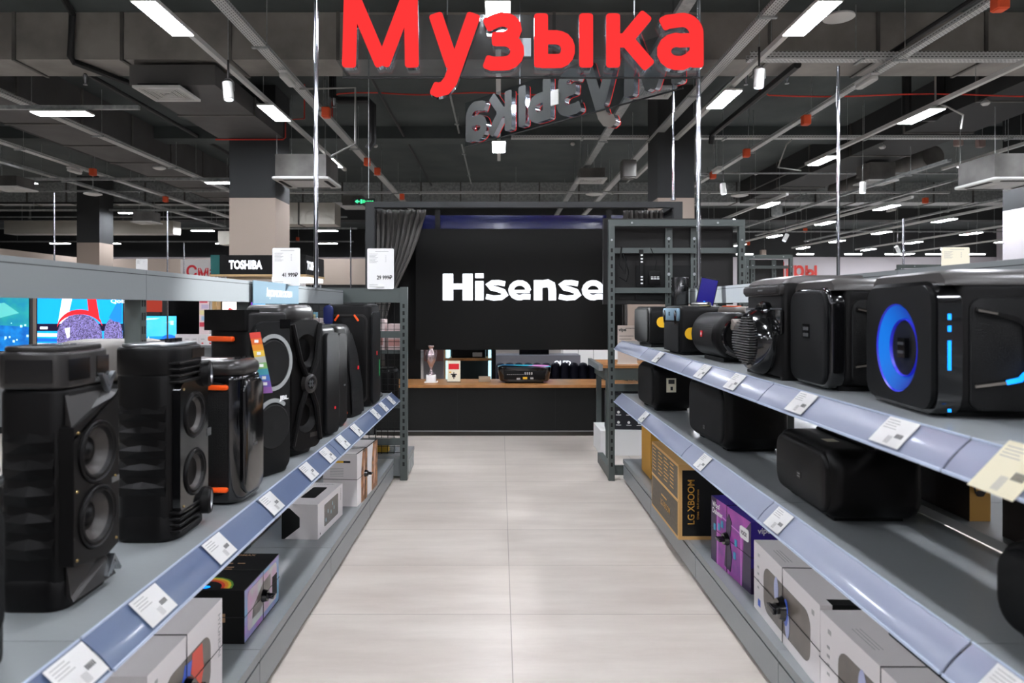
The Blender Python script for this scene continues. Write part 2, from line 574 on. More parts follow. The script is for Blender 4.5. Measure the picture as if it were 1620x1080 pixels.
tray('pale tray among the far panels of the tall rack', 'y', 10.5, 4.35, 9, 28, .1, m=galv)
tray('second pale tray among the far panels', 'y', 13.4, 4.3, 11, 30, .1, m=galv)
tray('grey tray between the far panels and the white column', 'y', 7.9, 4.0, 12, 29, .08, m=galv)
tray('thin steel channel under the slab over the second sign', 'y', -.85, 5.05, 9.5, 20, .03, .03, m=galv)
tray('thin steel channel under the slab beside the chrome pole', 'y', 3.7, 5.05, 9.6, 20, .03, .03, m=galv)

def pipe(label, pts, r, m, name='pipe', cat='pipe', n=8):
    o = MB().tube(pts, r, n).done(name, m)
    return tag(o, label, cat)
pipe('black pipe riding along the tray above the tall rack', [(4.89, 4.5, 4.62), (4.89, 8.6, 4.62)], .035, pipe_d)
pipe('black sprinkler pipe bending down in front of the wide duct', [(-4.9, 7.3, 5.17), (-5.4, 8.62, 5.15), (-5.45, 8.66, 4.62), (-5.42, 8.68, 4.56), (-5.1, 9.6, 4.55)], .04, pipe_d, 'sprinkler_pipe')
pipe('thin black sprinkler pipe below the slab by the spotlight', [(-2.0, 9.4, 5.0), (-2.0, 20, 5.0)], .025, pipe_d, 'sprinkler_pipe')
pipe('long black sprinkler pipe slanting above the yellow duct tape', [(3.75, 8.6, 4.5), (3.75, 12.05, 4.5), (3.76, 12.15, 4.36)], .05, pipe_d, 'sprinkler_pipe')
pipe('black pipe running over the tall rack towards the far panels', [(7.0, 9.5, 4.7), (7.0, 20.4, 4.7)], .03, pipe_d)
pipe('thick black pipe slanting above the white disc', [(4.6, 5.9, 5.12), (3.95, 7.5, 5.08)], .07, pipe_d)
pipe('thick black pipe over the outer TV department', [(-8.74, 9.45, 4.75), (-8.74, 20.4, 4.75)], .09, pipe_d)
pipe('black pipe along the ceiling beyond the column', [(-6.3, 10, 5.0), (-6.3, 20.4, 5.0)], .04, pipe_d)
pipe('thin wire pipe crossing over the TV department', [(-20, 20.35, 4.54), (-5, 20.35, 4.54)], .03, pipe_d)
pipe('red alarm cable sagging across the slab behind the red sign', [(-2.9, 11.8, 4.72), (-2.9, 11.8, 5.05)] + [(-2.8 + i * .34, 11.8, 5.13 + .02 * math.sin(i * 1.1)) for i in range(12)], .012, cable_r, 'alarm_cable', 'cable', 6)
pipe('red alarm cable strung across the slab above the tall rack', [(3.75, 9.9, ZC), (3.76, 9.9, 4.6)] + [(3.9 + i * .4, 9.9, 4.515 - .02 * math.sin(i * .8)) for i in range(14)] + [(9.5, 9.9, 4.6), (9.5, 9.9, ZC)], .012, cable_r, 'alarm_cable', 'cable', 6)
pipe('red alarm cable stepping down under the branch duct by the column', [(-4.8, 11.52, 4.27), (-3.66, 11.52, 4.27), (-3.62, 11.52, 4.3), (-3.62, 11.52, 4.6), (-3.3, 11.52, 4.62), (-3.3, 11.52, ZC)], .012, cable_r, 'alarm_cable', 'cable', 6)
conduit_m = mat('conduit_grey', '8f8f8b', .5)
for pts, lb in (([(5.25, 12.28, 4.4605), (5.15, 12.28, 4.36), (5.13, 12.6, 4.02), (5.6, 12.7, 3.98)], 'white flexible conduit hanging from the slotted tray by a far panel'),
                ([(6.25, 9.8, ZC), (6.25, 9.8, 4.36), (6.4, 9.8, 4.33), (6.65, 9.8, 4.2), (6.62, 9.8, 4.0)], 'white bent conduit dropping beside the panel above the tall rack'),
                ([(3.05, 11.9, 4.45), (3.4, 11.9, 4.4), (3.4, 11.9, 3.75), (3.6, 11.9, 3.72)], 'looped white conduit behind the right chrome sign pole'.replace('right ', '')),
                ([(-2.7, 9.2, 4.3835), (-2.5, 9.2, 4.385), (-1.95, 9.2, 4.4), (-1.95, 9.2, 3.65), (-2.3, 9.3, 3.5)], 'looped grey conduit beside the chrome pole and orange box')):
    pipe(lb, pts, .014, conduit_m, 'conduit', 'conduit', 6)

def at_z(px, py, z):
    Y = (z - 1.45) * 1080 / (485 - py)
    return ((px - 791) * Y / 1080, Y, z)
pipe('black hose frame bending down in a U over the far panels', [(6.55, 11.0, ZC), (6.55, 11.0, 4.55), (6.7, 11.0, 4.5), (7.0, 11.0, 4.5), (7.1, 11.0, 4.55), (7.1, 11.0, ZC)], .07, pipe_d)
pipe('black hose frame bending behind the chrome pole and orange box', [(-2.6, 10.6, ZC), (-2.6, 10.6, 4.72), (-2.5, 10.6, 4.65), (-2.05, 10.6, 4.65), (-1.98, 10.6, 4.58), (-1.98, 10.6, 4.0), (-2.05, 10.6, 3.9)], .06, pipe_d)
# ---------------------------------------------------------------- LED panels on trunking
def panel_proto():
    t = thing('led_panel', 'x', 'ceiling light')
    b = MB(); b.rbox(.24, .8, .004, .03, .012, .003)
    b.done('housing', lamp_w, t)
    MB().box(-.105, .105, -.385, .385, 0, .0045).done('diffuser', panel_em, t, smooth=0)
    for y in (-.25, .25):
        MB().box(-.02, .02, y - .01, y + .01, .03, .065).done('hanger_clip', lamp_w, t, smooth=0)
    return t
proto = [None]
def led(x, y, z, rz, label):
    if proto[0] is None:
        t = proto[0] = panel_proto()
        t.location = (x, y, z); t.rotation_euler = (0, 0, rz); t['label'] = label; t['group'] = 'LED panels under the ceiling'
        return t
    return dup(proto[0], (x, y, z), rz, label, 'LED panels under the ceiling')
def trunk(label, axis, c, z, a, b_, m=lamp_w):
    mid, L = (a + b_) / 2, (b_ - a) / 2
    t = thing('lighting_trunking', label, 'trunking', (mid, c, z) if axis == 'x' else (c, mid, z))
    b = MB()
    if axis == 'x': b.box(-L, L, -.03, .03, .065, .12)
    else: b.box(-.03, .03, -L, L, .065, .12)
    b.done('rail', m, t, smooth=0)
    n = max(2, int(2 * L / 3))
    rods(t, [((-L + (i + .5) * 2 * L / n, 0) if axis == 'x' else (0, -L + (i + .5) * 2 * L / n)) for i in range(n)], .115, .004)
    return t
def line(x, ys, z, where, a=None, b_=None):
    trunk('white lighting trunking ' + where, 'y', x, z, a if a is not None else ys[0] - 1, b_ or ys[-1] + 1)
    for i, y in enumerate(ys):
        led(x, y, z, 0, '%s lit LED panel along the trunking %s' % (ORD[i], where))
NEAR = [-11.0, -8.0, -5.1, -2.2, .6, 3.5, 6.55]  # hall grid carried on unseen behind the camera; rows added to brighten camera-facing sides
line(-3.22, NEAR + [9.75, 13.1], 4.2, 'over the single-shelf gondola', b_=14.2)
trunk('white lighting trunking over the middle of the aisle', 'y', -.02, 4.2, -12, 13.2)
for i, y in enumerate(NEAR + [11.8]):
    led(-.02, y, 4.2, 0, '%s lit LED panel along the trunking over the middle of the aisle' % ORD[i])
line(2.98, NEAR + [9.1, 12.4], 4.2, 'over the double-shelf gondola', b_=15)
line(6.1, [-8, -5.1, -2.2, .6, 3.5, 6.7, 9.9, 12.9], 4.2, 'beyond the double-shelf gondola', b_=13.6)  # its unseen near panels added for more light on camera-facing sides
line(9.14, [6.6, 9.9, 13.1], 4.2, 'above the white lit column')
line(6.1, [15.5, 18.4, 21.4, 24.4], 3.75, 'ending above the tall empty rack')
line(9.0, [15.9, 18.9, 22.4, 25.6], 3.75, 'leading away behind the tall rack')
line(11.9, [15.4, 18.3, 21.3, 24.1, 26.8], 3.75, 'far out beside the white column')
line(14.9, [18.6, 21.6, 24.6, 27.6], 3.75, 'second out from the white column')
line(17.9, [21.2, 24.2, 27.2, 30], 3.75, 'outermost in the far hall')
for j, (y, xs) in enumerate(((9.75, [-6.25, -10.9]), (15.2, [-6.15, -10.75, -15.3]), (20.1, [-6.2, -10.8, -15.4]), (24.8, [-6.3, -10.8, -15.3]), (29.8, [-7.5, -12, -17, -19.2]))):
    nm = ['nearest the camera', 'level with the tall column', 'passing behind the tall column', 'before the far partition', 'beyond the far partition'][j].replace('nearest the camera', 'in front of the beige wall')
    trunk('grey lighting trunking crossing the TV department %s' % nm, 'x', y, 4.2, xs[-1] - 3.5, xs[0] + 1.1, galv)
    for i, x in enumerate(xs):
        led(x, y, 4.2, PI / 2, '%s crosswise LED panel from the aisle on the trunking %s' % (ORD[i], nm))
for y, nm in ((3.5, 'abreast of the camera aisle'), (-2.2, 'behind the camera'), (-7.5, 'well behind the camera')):  # out-of-view crosswise rows, added to raise the light on camera-facing sides
    trunk('grey lighting trunking crossing the TV department ' + nm, 'x', y, 4.2, -13, -5, galv)
    for i, x in enumerate((-6.2, -10.8)):
        led(x, y, 4.2, PI / 2, '%s crosswise LED panel from the aisle on the trunking %s' % (ORD[i], nm))
for i, (px, Y) in enumerate(((1178, 31.2), (1274, 31.2), (1350, 31.2), (1414, 31.2), (1478, 31.2), (1545, 31.2))):  # row filled out with added lamps to brighten the far white wall
    x = (px - 791) * Y / 1080
    o = thing('linear_lamp', '%s slim linear lamp of the partly added row washing the far white wall' % ORD[i], 'ceiling light', (x, Y, 3.83), 0, 'linear lamps by the far wall')
    MB().box(-.36, .36, -.05, .05, 0, .03).done('diffuser', far_em, o, smooth=0)
    MB().box(-.4, .4, -.06, .06, .03, .07).done('housing', lamp_w, o, smooth=0)
    MB().cyl((0, 0, .07), (0, 0, ZC - 3.83), .008, n=5).done('hanger_rod', galv, o)

# ---------------------------------------------------------------- spotlights, discs, diffusers, cassettes
def spot(px, py, z, label, aim=None, on=True, r=.055, L=.2, tilt=(.12, -.1)):
    x, y, z = at_z(px, py, z)
    t = thing('spotlight', label, 'spotlight', (x, y, z))
    d = Vector((tilt[0], tilt[1], -1)).normalized()
    c = Vector((0, 0, -.08))
    MB().cyl(c - d * L / 2, c + d * L / 2, r, n=18).done('lamp_body', lamp_w, t)
    MB().cyl(c + d * (L / 2 - .001), c + d * (L / 2 + .004), r * .8, n=18).done('lens', white_led, t)
    b = MB(); b.tube([c + Vector((-r - .012, 0, 0)), c + Vector((-r - .012, 0, .1)), c + Vector((-r * .5, 0, .14)), c + Vector((r * .5, 0, .14)), c + Vector((r + .012, 0, .1)), c + Vector((r + .012, 0, 0))], .006)
    b.cyl(c + Vector((0, 0, .14)), (0, 0, .27), .012)
    b.done('yoke', dkgrey, t)
    MB().cyl((0, 0, .26), (0, 0, ztop(x, y, z) - z), .005, n=5).done('hanger_rod', galv, t)
    if aim:
        ld = bpy.data.lights.new('spot_lamp', 'SPOT')
        ld.energy = aim[3]; ld.spot_size = math.radians(aim[4]); ld.spot_blend = .5; ld.shadow_soft_size = .035; ld.color = (.93, .97, 1)
        lo = bpy.data.objects.new('spot_lamp', ld); COL.objects.link(lo); lo.parent = t
        lo.location = c + d * (L / 2 + .02)
        v = Vector(aim[:3]) - (Vector((x, y, z)) + Vector(lo.location))
        lo.rotation_euler = v.to_track_quat('-Z', 'Y').to_euler()
    return t
spot(361, 133, 3.95, 'white cylinder spotlight above the TV department column', (1.5, 4.6, 1.6, 5000, 13))
spot(1201, 113, 4.06, 'white cylinder spotlight beside the last red letter', (-1.34, 3.8, 1.66, 7000, 15), tilt=(-.06, .02))
spot(1144, 292, 3.75, 'dark spotlight behind the chrome pole on the double-shelf gondola')
spot(1365, 290, 3.75, 'dark spotlight out towards the white column', tilt=(-.1, -.1))
spot(1243, 371, 3.4, 'tiny white spotlight pointing aside over the far wall', tilt=(-.5, 0))
spot(1420, 390, 3.3, 'tiny white spotlight over the far price card', tilt=(.5, 0))
def disc(px, py, z, r, label, name='access_point', cat='wireless access point'):
    x, y, z = at_z(px, py, z)
    t = thing(name, label, cat, (x, y, z))
    MB().lathe([(.001, -.02), (r * .6, -.015), (r, .01), (r * .97, .03), (r * .5, .06), (.001, .065)], n=24).done('cover', lamp_w, t)
    MB().cyl((0, 0, .06), (0, 0, ztop(x, y, z) - z), .012, n=6).done('hanger_rod', galv, t)
    return t
disc(1327, 30, 4.7, .17, 'white dish access point hanging beside the near LED panel')
disc(940, 308, 4.3, .22, 'white disc access point hanging over the screen booth')
disc(1170, 310, 4.3, .22, 'white disc access point over the tall empty rack')
disc(147, 308, 4.1, .2, 'white disc access point over the TV department')
disc(252, 267, 4.35, .13, 'small white disc on the outer cable tray', 'smoke_detector', 'smoke detector')
disc(594, 232, 4.9, .05, 'tiny smoke detector beside the perforated tray', 'smoke_detector', 'smoke detector')
disc(906, 229, 4.9, .05, 'tiny smoke detector between the two white ladder trays', 'smoke_detector', 'smoke detector')
disc(1559, 165, 4.46, .06, 'tiny smoke detector out over the cassette unit', 'smoke_detector', 'smoke detector')
disc(1396, 234, 4.46, .06, 'tiny smoke detector above the box-backed diffuser', 'smoke_detector', 'smoke detector')
def diffuser(px, py, z, s, label, box=None):
    x, y, z = at_z(px, py, z)
    t = thing('air_diffuser', label, 'air diffuser', (x, y, z))
    b = MB()
    b.plate([(-s, -s), (s, -s), (s, s), (-s, s)], [[(-s * .82, -s * .82), (s * .82, -s * .82), (s * .82, s * .82), (-s * .82, s * .82)]], 0, .03, 'z')
    b.done('diffuser_frame', lamp_w, t, smooth=0)
    b = MB()
    for i in range(7):
        q = s * (.79 - i * .12)
        if q < .04: break
        z1 = .002 + .004 * (i % 2)
        q2 = q - s * .058
        if q2 < .02: break
        b.plate([(-q, -q), (q, -q), (q, q), (-q, q)], [[(-q2, -q2), (q2, -q2), (q2, q2), (-q2, q2)]], z1, z1 + .02, 'z')
    b.done('louvre_slats', lamp_w, t, smooth=0)
    h = box or (4.266 - z)
    if box: rods(t, [(-s * .7, 0), (s * .7, 0)], h)
    MB().box(-s * .85, s * .85, -s * .85, s * .85, .032, h).done('plenum_box', galv_dk if box else slot, t, smooth=0)
    return t
diffuser(265, 150, 4.2, .3, 'square slatted air diffuser under the branch duct by the near LED panel')
diffuser(1034, 148, 4.5, .27, 'square slatted air diffuser seen behind the mirrored letters', .5)
diffuser(1385, 290, 4.1, .32, 'white air diffuser below a boxed drop over the hall', .4)
diffuser(560, 329, 4.1, .3, 'white air diffuser beside the green exit sign', .3)
diffuser(232, 353, 3.75, .3, 'white air diffuser hanging under a steel drop over the TV department', .3)
diffuser(20, 300, 3.95, .33, 'white air diffuser beside the outer crosswise LED panel', .25)
diffuser(935, 287, 4.1, .3, 'white air diffuser between the ladder trays over the booth', .24)
def cassette(px, py, z, label):
    x, y, z = at_z(px, py, z)
    t = thing('cassette_unit', label, 'air conditioner', (x, y, z))
    b = MB(); b.rbox(.95, .95, 0, .05, .06, .02)
    b.done('face_panel', lamp_w, t)
    b = MB()
    for k in range(4):
        b.M = Matrix.Rotation(k * PI / 2, 4, 'Z')
        b.rbox(.6, .07, -.004, .004, .03, .001, c=(0, -.38))
    b.done('air_slot_grille', slot, t)
    b = MB(); b.rbox(.5, .5, -.008, .002, .04, .003)
    for i in range(10): b.box(-.2, .2, -.2 + i * .042, -.19 + i * .042, -.012, -.008)
    b.done('intake_grille', white, t)
    MB().box(-.42, .42, -.42, .42, .05, .42).done('casing', galv_dk, t, smooth=0)
    rods(t, [(-.4, -.4), (.4, -.4), (-.4, .4), (.4, .4)], .4)
    return t
cassette(487, 291, 3.55, 'square ceiling cassette air conditioner beside the tall column')
cassette(1585, 293, 3.4, 'square ceiling cassette air conditioner next to the white column')
def jbox(px, py, z, s, label, m=orange_b, name='junction_box', cat='junction box', rod=True):
    x, y, z = at_z(px, py, z)
    t = thing(name, label, cat, (x, y, z))
    MB().rbox(s, s, -s * .6, s * .6, s * .15, s * .08).done('box_body', m, t)
    MB().rbox(s * .8, s * .8, -s * .66, -s * .6, s * .1, .002).done('box_lid', m, t)
    if rod: MB().cyl((s * .3, 0, s * .55), (s * .3, 0, ztop(x, y, z) - z), .006, n=5).done('hanger_rod', galv, t)
    return t
for px, py, lb in ((516, 178, 'orange junction box on the tray right at the chrome pole'.replace('right ', '')), (581, 256, 'upper orange junction box of two near the exit sign'), (597, 271, 'lower orange junction box of two near the exit sign'),
                   (636, 311, 'orange junction box at the head of the booth frame'), (1275, 190, 'orange junction box midway along the tray above the tall rack'), (1181, 242, 'orange junction box farther down the tray above the tall rack'),
                   (1128, 277, 'orange junction box by the small dark spotlight'), (1582, 4, 'orange junction box at the top of the photo on the outer tray'), (147, 272, 'orange junction box over the TV department'),
                   (262, 315, 'small orange junction box above the small far column'), (1464, 317, 'orange junction box in front of the cassette by the white column'), (1530, 369, 'small orange junction box among the far panels'),
                   (1274, 364, 'small orange junction box behind the brown conduit rail'), (1184, 385, 'small orange junction box just over the tall rack corner'), (471, 378, 'small orange junction box above the tall price card')):
    jbox(px, py, 4.316, .12, lb, rod=px in (1128, 147, 1464, 1530, 1274, 1184, 471, 1181, 516))
for px, py, lb in ((1516, 224, 'first pale pink junction box on the slotted tray'), (1551, 226, 'second pale pink junction box on the slotted tray')):
    jbox(px, py, 4.6, .13, lb, mat('pink_box', 'b09a94', .6))
jbox(1207, 400, 3.6, .2, 'beige speaker box hanging by the head of the tall rack', beige, 'wall_speaker', 'speaker')
jbox(1229, 333, 3.9, .22, 'grey box hanging beneath the slanted trunking', galv, 'control_box', 'box')
jbox(994, 268, 4.1, .28, 'grey steel box hanging between the ladder tray and the column', galv_dk, 'control_box', 'box')
def emergency(px, py, z, label):
    x, y, z = at_z(px, py, z)
    t = thing('emergency_light', label, 'emergency light', (x, y, z))
    MB().rbox(.1, .42, -.06, .0, .04, .02).done('lamp_cover', lamp_w, t)
    MB().box(-.05, .05, -.2, .2, 0, .03).done('lamp_base', white, t, smooth=0)
    return t
for px, py, lb in ((455, 123, 'white bar emergency light on the tray by the chrome pole'), (1371, 127, 'white bar emergency light on the tray over the tall rack'), (1134, 268, 'white bar emergency light near the dark spotlight'),
                   (118, 269, 'white bar emergency light over the TV department'), (1410, 331, 'white bar emergency light under the black pipe beyond the booth')):
    t = emergency(px, py, 4.346, lb)
    if px in (1134, 1410): MB().cyl((0, 0, .03), (0, 0, ztop(t.location.x, t.location.y, 4.4) - 4.346), .008, n=5).done('hanger_rod', galv, t)
def sprinkler(px, py, z, label):
    x, y, z = at_z(px, py, z)
    t = thing('sprinkler', label, 'sprinkler', (x, y, z))
    MB().lathe([(.001, -.06), (.03, -.055), (.012, -.03), (.02, 0), (.03, .04), (.03, .08)], n=10).done('head', steel, t)
    MB().cyl((0, 0, .07), (0, 0, ztop(x, y, z) - z), .02, n=8).done('drop_pipe', pipe_d, t)
for px, py, lb in ((135, 128, 'sprinkler head below the wide duct near the near LED panel'), (1180, 128, 'sprinkler head under the end of the short black pipe'), (1245, 126, 'sprinkler head on the slanting black pipe'), (528, 164, 'sprinkler head beside the chrome pole')):
    sprinkler(px, py, 4.5, lb)
# green exit sign
t = thing('exit_sign', 'green lit exit sign with arrow hanging at the booth corner', 'sign', at(577, 319, 8.6))
MB().box(-.13, .13, -.02, .02, -.04, .04).done('sign_case', blk_m, t, smooth=0)
b = MB(); b.text('Выход', .052, (-.02, -.0215, -.018), bold=.02, w=.135)
b.poly([(-.12, -.0215, 0), (-.085, -.0215, .025), (-.085, -.0215, -.025)]); b.box(-.09, -.06, -.0215, -.0212, -.008, .008); b.box(-.05, -.025, -.0215, -.0212, -.025, .025)
b.done('lit_marking', green_em, t, smooth=0)
MB().cyl((.05, 0, .04), (.05, 0, ZC - t.location.z), .006, n=5).done('hanger_rod', galv, t)
# ================================================================ shelving
J = [5.66, 4.63, 3.57, 2.51, 1.46, .41, -.65]
UPZ, UPW = 1.585, .11
def gondola(label, xb, a, dbase, dshelf, dstrip, levels, strip_mats, loc_y=2.5):
    """double-sided shelving; a = direction of the aisle along X; levels = shelf tops"""
    t = thing('shelving_gondola', label, 'shelving', (xb, loc_y, 0))
    Y = lambda y: y - loc_y
    def bx(b, d0, d1, y0, y1, z0, z1):
        x0, x1 = sorted((a * d0, a * d1))
        b.box(x0, x1, Y(y0), Y(y1), z0, z1)
    for j in J:
        b = MB()
        bx(b, -.03, .03, j - .02, j + .02, 0, UPZ - .002)
        b.k = 1
        for z in [.3 + .05 * i for i in range(24)]:
            bx(b, .03, .0308, j - .013, j - .004, z, z + .028)
            bx(b, .03, .0308, j + .004, j + .013, z, z + .028)
        b.done('upright', [grey_dk, slot], t, smooth=0)
    for j1, j0 in zip(J, J[1:]):
        b = MB()
        bx(b, -.04, .04, j0 + .0015, j1 - .0015, UPZ - UPW, UPZ)
        b.k = 1
        bx(b, .04, .0404, j0 + .002, j1 - .002, UPZ - .019, UPZ - .0165)
        b.done('top_rail', [grey, slot], t, smooth=0)
        for sgn in (1, -1):
            b = MB()
            bx(b, .03 * sgn, dbase * sgn, j0 + .001, j1 - .001, .155, .19)
            b.done('base_shelf', grey, t, smooth=0)
            b = MB()
            bx(b, (dbase - .014) * sgn, (dbase - .003) * sgn, j0 + .003, j1 - .003, .03, .142)
            b.k = 1
            bx(b, (dbase - .04) * sgn, (dbase - .024) * sgn, j0 + .002, j1 - .002, 0, .154)
            b.done('skirt_panel', [grey, slot], t, smooth=0)
            for z in levels:
                b = MB()
                bx(b, .035 * sgn, dshelf * sgn, j0 + .001, j1 - .001, z - .03, z)
                bx(b, (dshelf - .003) * sgn, (dshelf + .001) * sgn, j0 + .001, j1 - .001, z - .035, z + .004)
                b.done('shelf', grey, t, smooth=0)
                b = MB()
                x = a * sgn
                for y in (Y(j0) + .024, Y(j1) - .028):
                    b.loft([[(x * .035, yy, z - .031), (x * (dshelf - .03), yy, z - .031), (x * (dshelf - .03), yy, z - .05), (x * .035, yy, z - .078)] for yy in (y, y + .004)])
                b.done('shelf_bracket_rib', grey_dk, t, smooth=0)
    for li, z in enumerate(levels):
        for bi, (j1, j0) in enumerate(zip(J, J[1:])):
            b = MB()
            P = []
            for i in range(7):
                s = i / 6
                d = dshelf + (dstrip - dshelf) * s
                P.append((a * (d + .006 * math.sin(PI * s)), z + .003 - .068 * s))
            b.loft([[(x, Y(y), zz) for x, zz in P] + [(x - a * .004, Y(y), zz - .001) for x, zz in P[::-1]] for y in (j0 + .004, j1 - .004)])
            b.k = 1
            x, zz = P[-1]
            b.box(min(x, x + a * .004), max(x, x + a * .004), Y(j0 + .004), Y(j1 - .004), zz - .003, zz + .004)
            x, zz = P[0]
            b.box(min(x, x + a * .004), max(x, x + a * .004), Y(j0 + .004), Y(j1 - .004), zz - .001, zz + .004)
            b.done('price_rail', [strip_mats[(bi + li) % len(strip_mats)], strip_e], t, smooth=50)
    return t
GL = gondola('grey single-shelf gondola with tall black speakers, below the two upright price cards', -1.34, 1, .46, .44, .51, [.735], [strip_b])
GR = gondola('grey double-shelf gondola with two tiers of black party speakers', 1.5, -1, .48, .49, .555, [.73, 1.165], [strip_l, strip_l])

def price_tag(label, side, px, lvl, ln=.125, m=None, big=0):
    """side 'L'/'R'; px = column of the photograph where the tag's middle stands"""
    if side == 'L': xs, z, a, d0, d1, xb = -.865, lvl, 1, .44, .51, -1.34
    else: xs, z, a, d0, d1, xb = .98, lvl, -1, .49, .555, 1.5
    y = abs(xs) * 1080 / abs(791 - px)
    t = thing('price_tag', label, 'price tag', (xb + a * (d0 + d1) / 2, y, z - .03), 0, 'price tags in the shelf rails')
    ux = Vector((0, a, 0))
    dn = Vector((a * (d1 - d0), 0, -.068)).normalized()
    nr = ux.cross(-dn)
    H = .041 + big
    off = nr * .0085
    c = lambda u, v: tuple(ux * u + dn * v + off)
    b = MB()
    L = ln / 2
    b.poly([c(-L, -H), c(L, -H), c(L, H), c(-L, H)])
    q = [Vector(p) - nr * .001 for p in (c(-L, -H), c(L, -H), c(L, H), c(-L, H))]
    b.loft([[c(-L, -H), c(L, -H), c(L, H), c(-L, H)], q])
    b.k = 1
    off = nr * .0089
    for i in range(4):
        b.poly([c(-L * .85, -H * .8 + i * .008), c(-L * .1 + .008 * (i % 2), -H * .8 + i * .008), c(-L * .1 + .008 * (i % 2), -H * .8 + i * .008 + .002), c(-L * .85, -H * .8 + i * .008 + .002)])
    for i in range(7):
        b.poly([c(-L * .1 + i * .003, H * .3), c(-L * .1 + i * .003 + .0014, H * .3), c(-L * .1 + i * .003 + .0014, H * .85), c(-L * .1 + i * .003, H * .85)])
    b.k = 2
    for i in range(5):
        b.poly([c(L * .3 + i * .006, H * .05), c(L * .3 + i * .006 + .004, H * .05), c(L * .3 + i * .006 + .004, H * .35), c(L * .3 + i * .006, H * .35)])
    b.done('printed_card', [m or white, ink_g, ink], t, smooth=0)
    return t
for i, px in enumerate((118, 240, 345, 428, 487, 517, 541, 563, 593, 606, 618)):
    price_tag('%s white price tag from the camera end in the single-shelf gondola rail' % ORD[i], 'L', px, .735)
for i, px in enumerate((1600, 1235, 1114, 1020)):
    price_tag('%s white price tag from the camera end on the lower shelf of the double-shelf gondola' % ORD[i], 'R', px, .73)
for i, px in enumerate((1419, 1271, 1165, 1114, 1043)):
    price_tag('%s white price tag from the camera end on the upper shelf of the double-shelf gondola' % ORD[i], 'R', px, 1.165)
price_tag('big cream price tag hanging over the upper shelf edge beside the blue-ringed speaker', 'R', 1606, 1.165, .12, cream, .02)

def card_stand(label, px0, px1, py0, py1, Y, price, zbase, m=white, post=True, full=True):
    x0, _, z1 = at(px0, py0, Y)
    x1, _, z0 = at(px1, py1, Y)
    w, h = x1 - x0, z1 - z0
    t = thing('price_card_stand', label, 'price card', ((x0 + x1) / 2, Y, zbase))
    o = z0 - zbase
    b = MB(); b.rbox(w, h, 0, .006, w * .05, 0, 'y', (0, o + h / 2))
    b.k = 1
    if full:
        for i in range(8): b.box(-w * .42, -w * (.1 + .05 * (i % 3)), -.0004, 0, o + h * (.86 - i * .03), o + h * (.868 - i * .03))
        b.box(-w * .2, w * .3, -.0004, 0, o + h * .925, o + h * .935)
        for i in range(6): b.box(w * .18, w * .22, -.0004, 0, o + h * (.82 - i * .03), o + h * (.828 - i * .03))
        for i in range(2): b.box(-w * .42, -w * .1, -.0004, 0, o + h * (.1 - i * .04), o + h * (.11 - i * .04))
    b.k = 2
    if price: b.text(price, w * .2, (-w * .14, -.0008, o + h * .24), bold=.03, w=w * .58)
    b.done('printed_card', [m, ink_g, ink], t, smooth=0)
    b = MB(); b.rbox(w * 1.04, h * 1.03, .007, .009, w * .05, 0, 'y', (0, o + h / 2))
    b.done('clear_cover', clearp, t, smooth=0)
    if post:
        b = MB(); b.box(-.02, .02, .0095, .013, 0, o + h * .3); b.box(-.03, .03, -.012, .02, 0, .004)
        b.done('clear_foot', lamp_w, t, smooth=0)
    return t
card_stand('white price card reading 41 999 beside the chrome pole', 431, 474, 392, 452, 4.14, '41 999₽', UPZ)
card_stand('white price card reading 29 999 in front of the curtain', 581, 623, 393, 457, 5.69, '29 999₽', UPZ + .03)
card_stand('cream price card standing beyond the double-shelf gondola', 1490, 1534, 391, 440, 5.6, None, 0, cream)
card_stand('small white price card on the TV department ledge', 215, 233, 409, 432, 9.0, None, 0, white)

# category plate clipped on the rail
t = thing('category_plate', 'blue-grey category plate with white Cyrillic lettering on the single-shelf gondola rail', 'sign', (-1.285, 3.95, 1.5), PI / 2)
b = MB(); b.box(-.4, .4, -.002, .002, -.035, .088)
b.k = 1; b.text('Акустические системы', .07, (-.2, -.0028, .006), bold=0, w=.46)
b.done('plate', [mat('plate_blue', '607682', .35), white], t, smooth=0)

def pole(label, px, Y, z0, z1, r=.016):
    x = (px - 791) * Y / 1080
    t = thing('chrome_pole', label, 'pole', (x, Y, z0))
    MB().cyl((0, 0, 0), (0, 0, z1 - z0), r, n=16).done('tube', chrome, t)
    MB().cyl((0, 0, 0), (0, 0, .02), r * 2.2, n=16).done('flange', chrome, t)
    return t
pole('tall chrome pole rising from the single-shelf gondola rail', 500, 4.83, UPZ, ZC)
pole('tall chrome pole rising from the double-shelf gondola rail under the last red letter', 1105, 5.05, UPZ, ZC)
pole('chrome pole beyond the double-shelf gondola meeting the slotted tray', 1326, 6.9, 0, 3.88)
pole('thin pole in front of the red-lettered phone department sign', 265, 10.3, 0, 2.9, .012)
pole('thin pole in front of the long beige partition', 86, 9.9, 0, 3.1, .012)
pole('thin pole beside the small far column', 291, 12.3, 0, 2.6, .01)
pole('thin pole between the two upright price cards', 555, 8.6, 0, 2.45, .01)
pole('thin white pole among the far panels', 1429, 12, 0, 3.0, .02)
pole('slim pole standing on the head of the booth frame', 1065, 7.75, 2.66, ZC, .013)

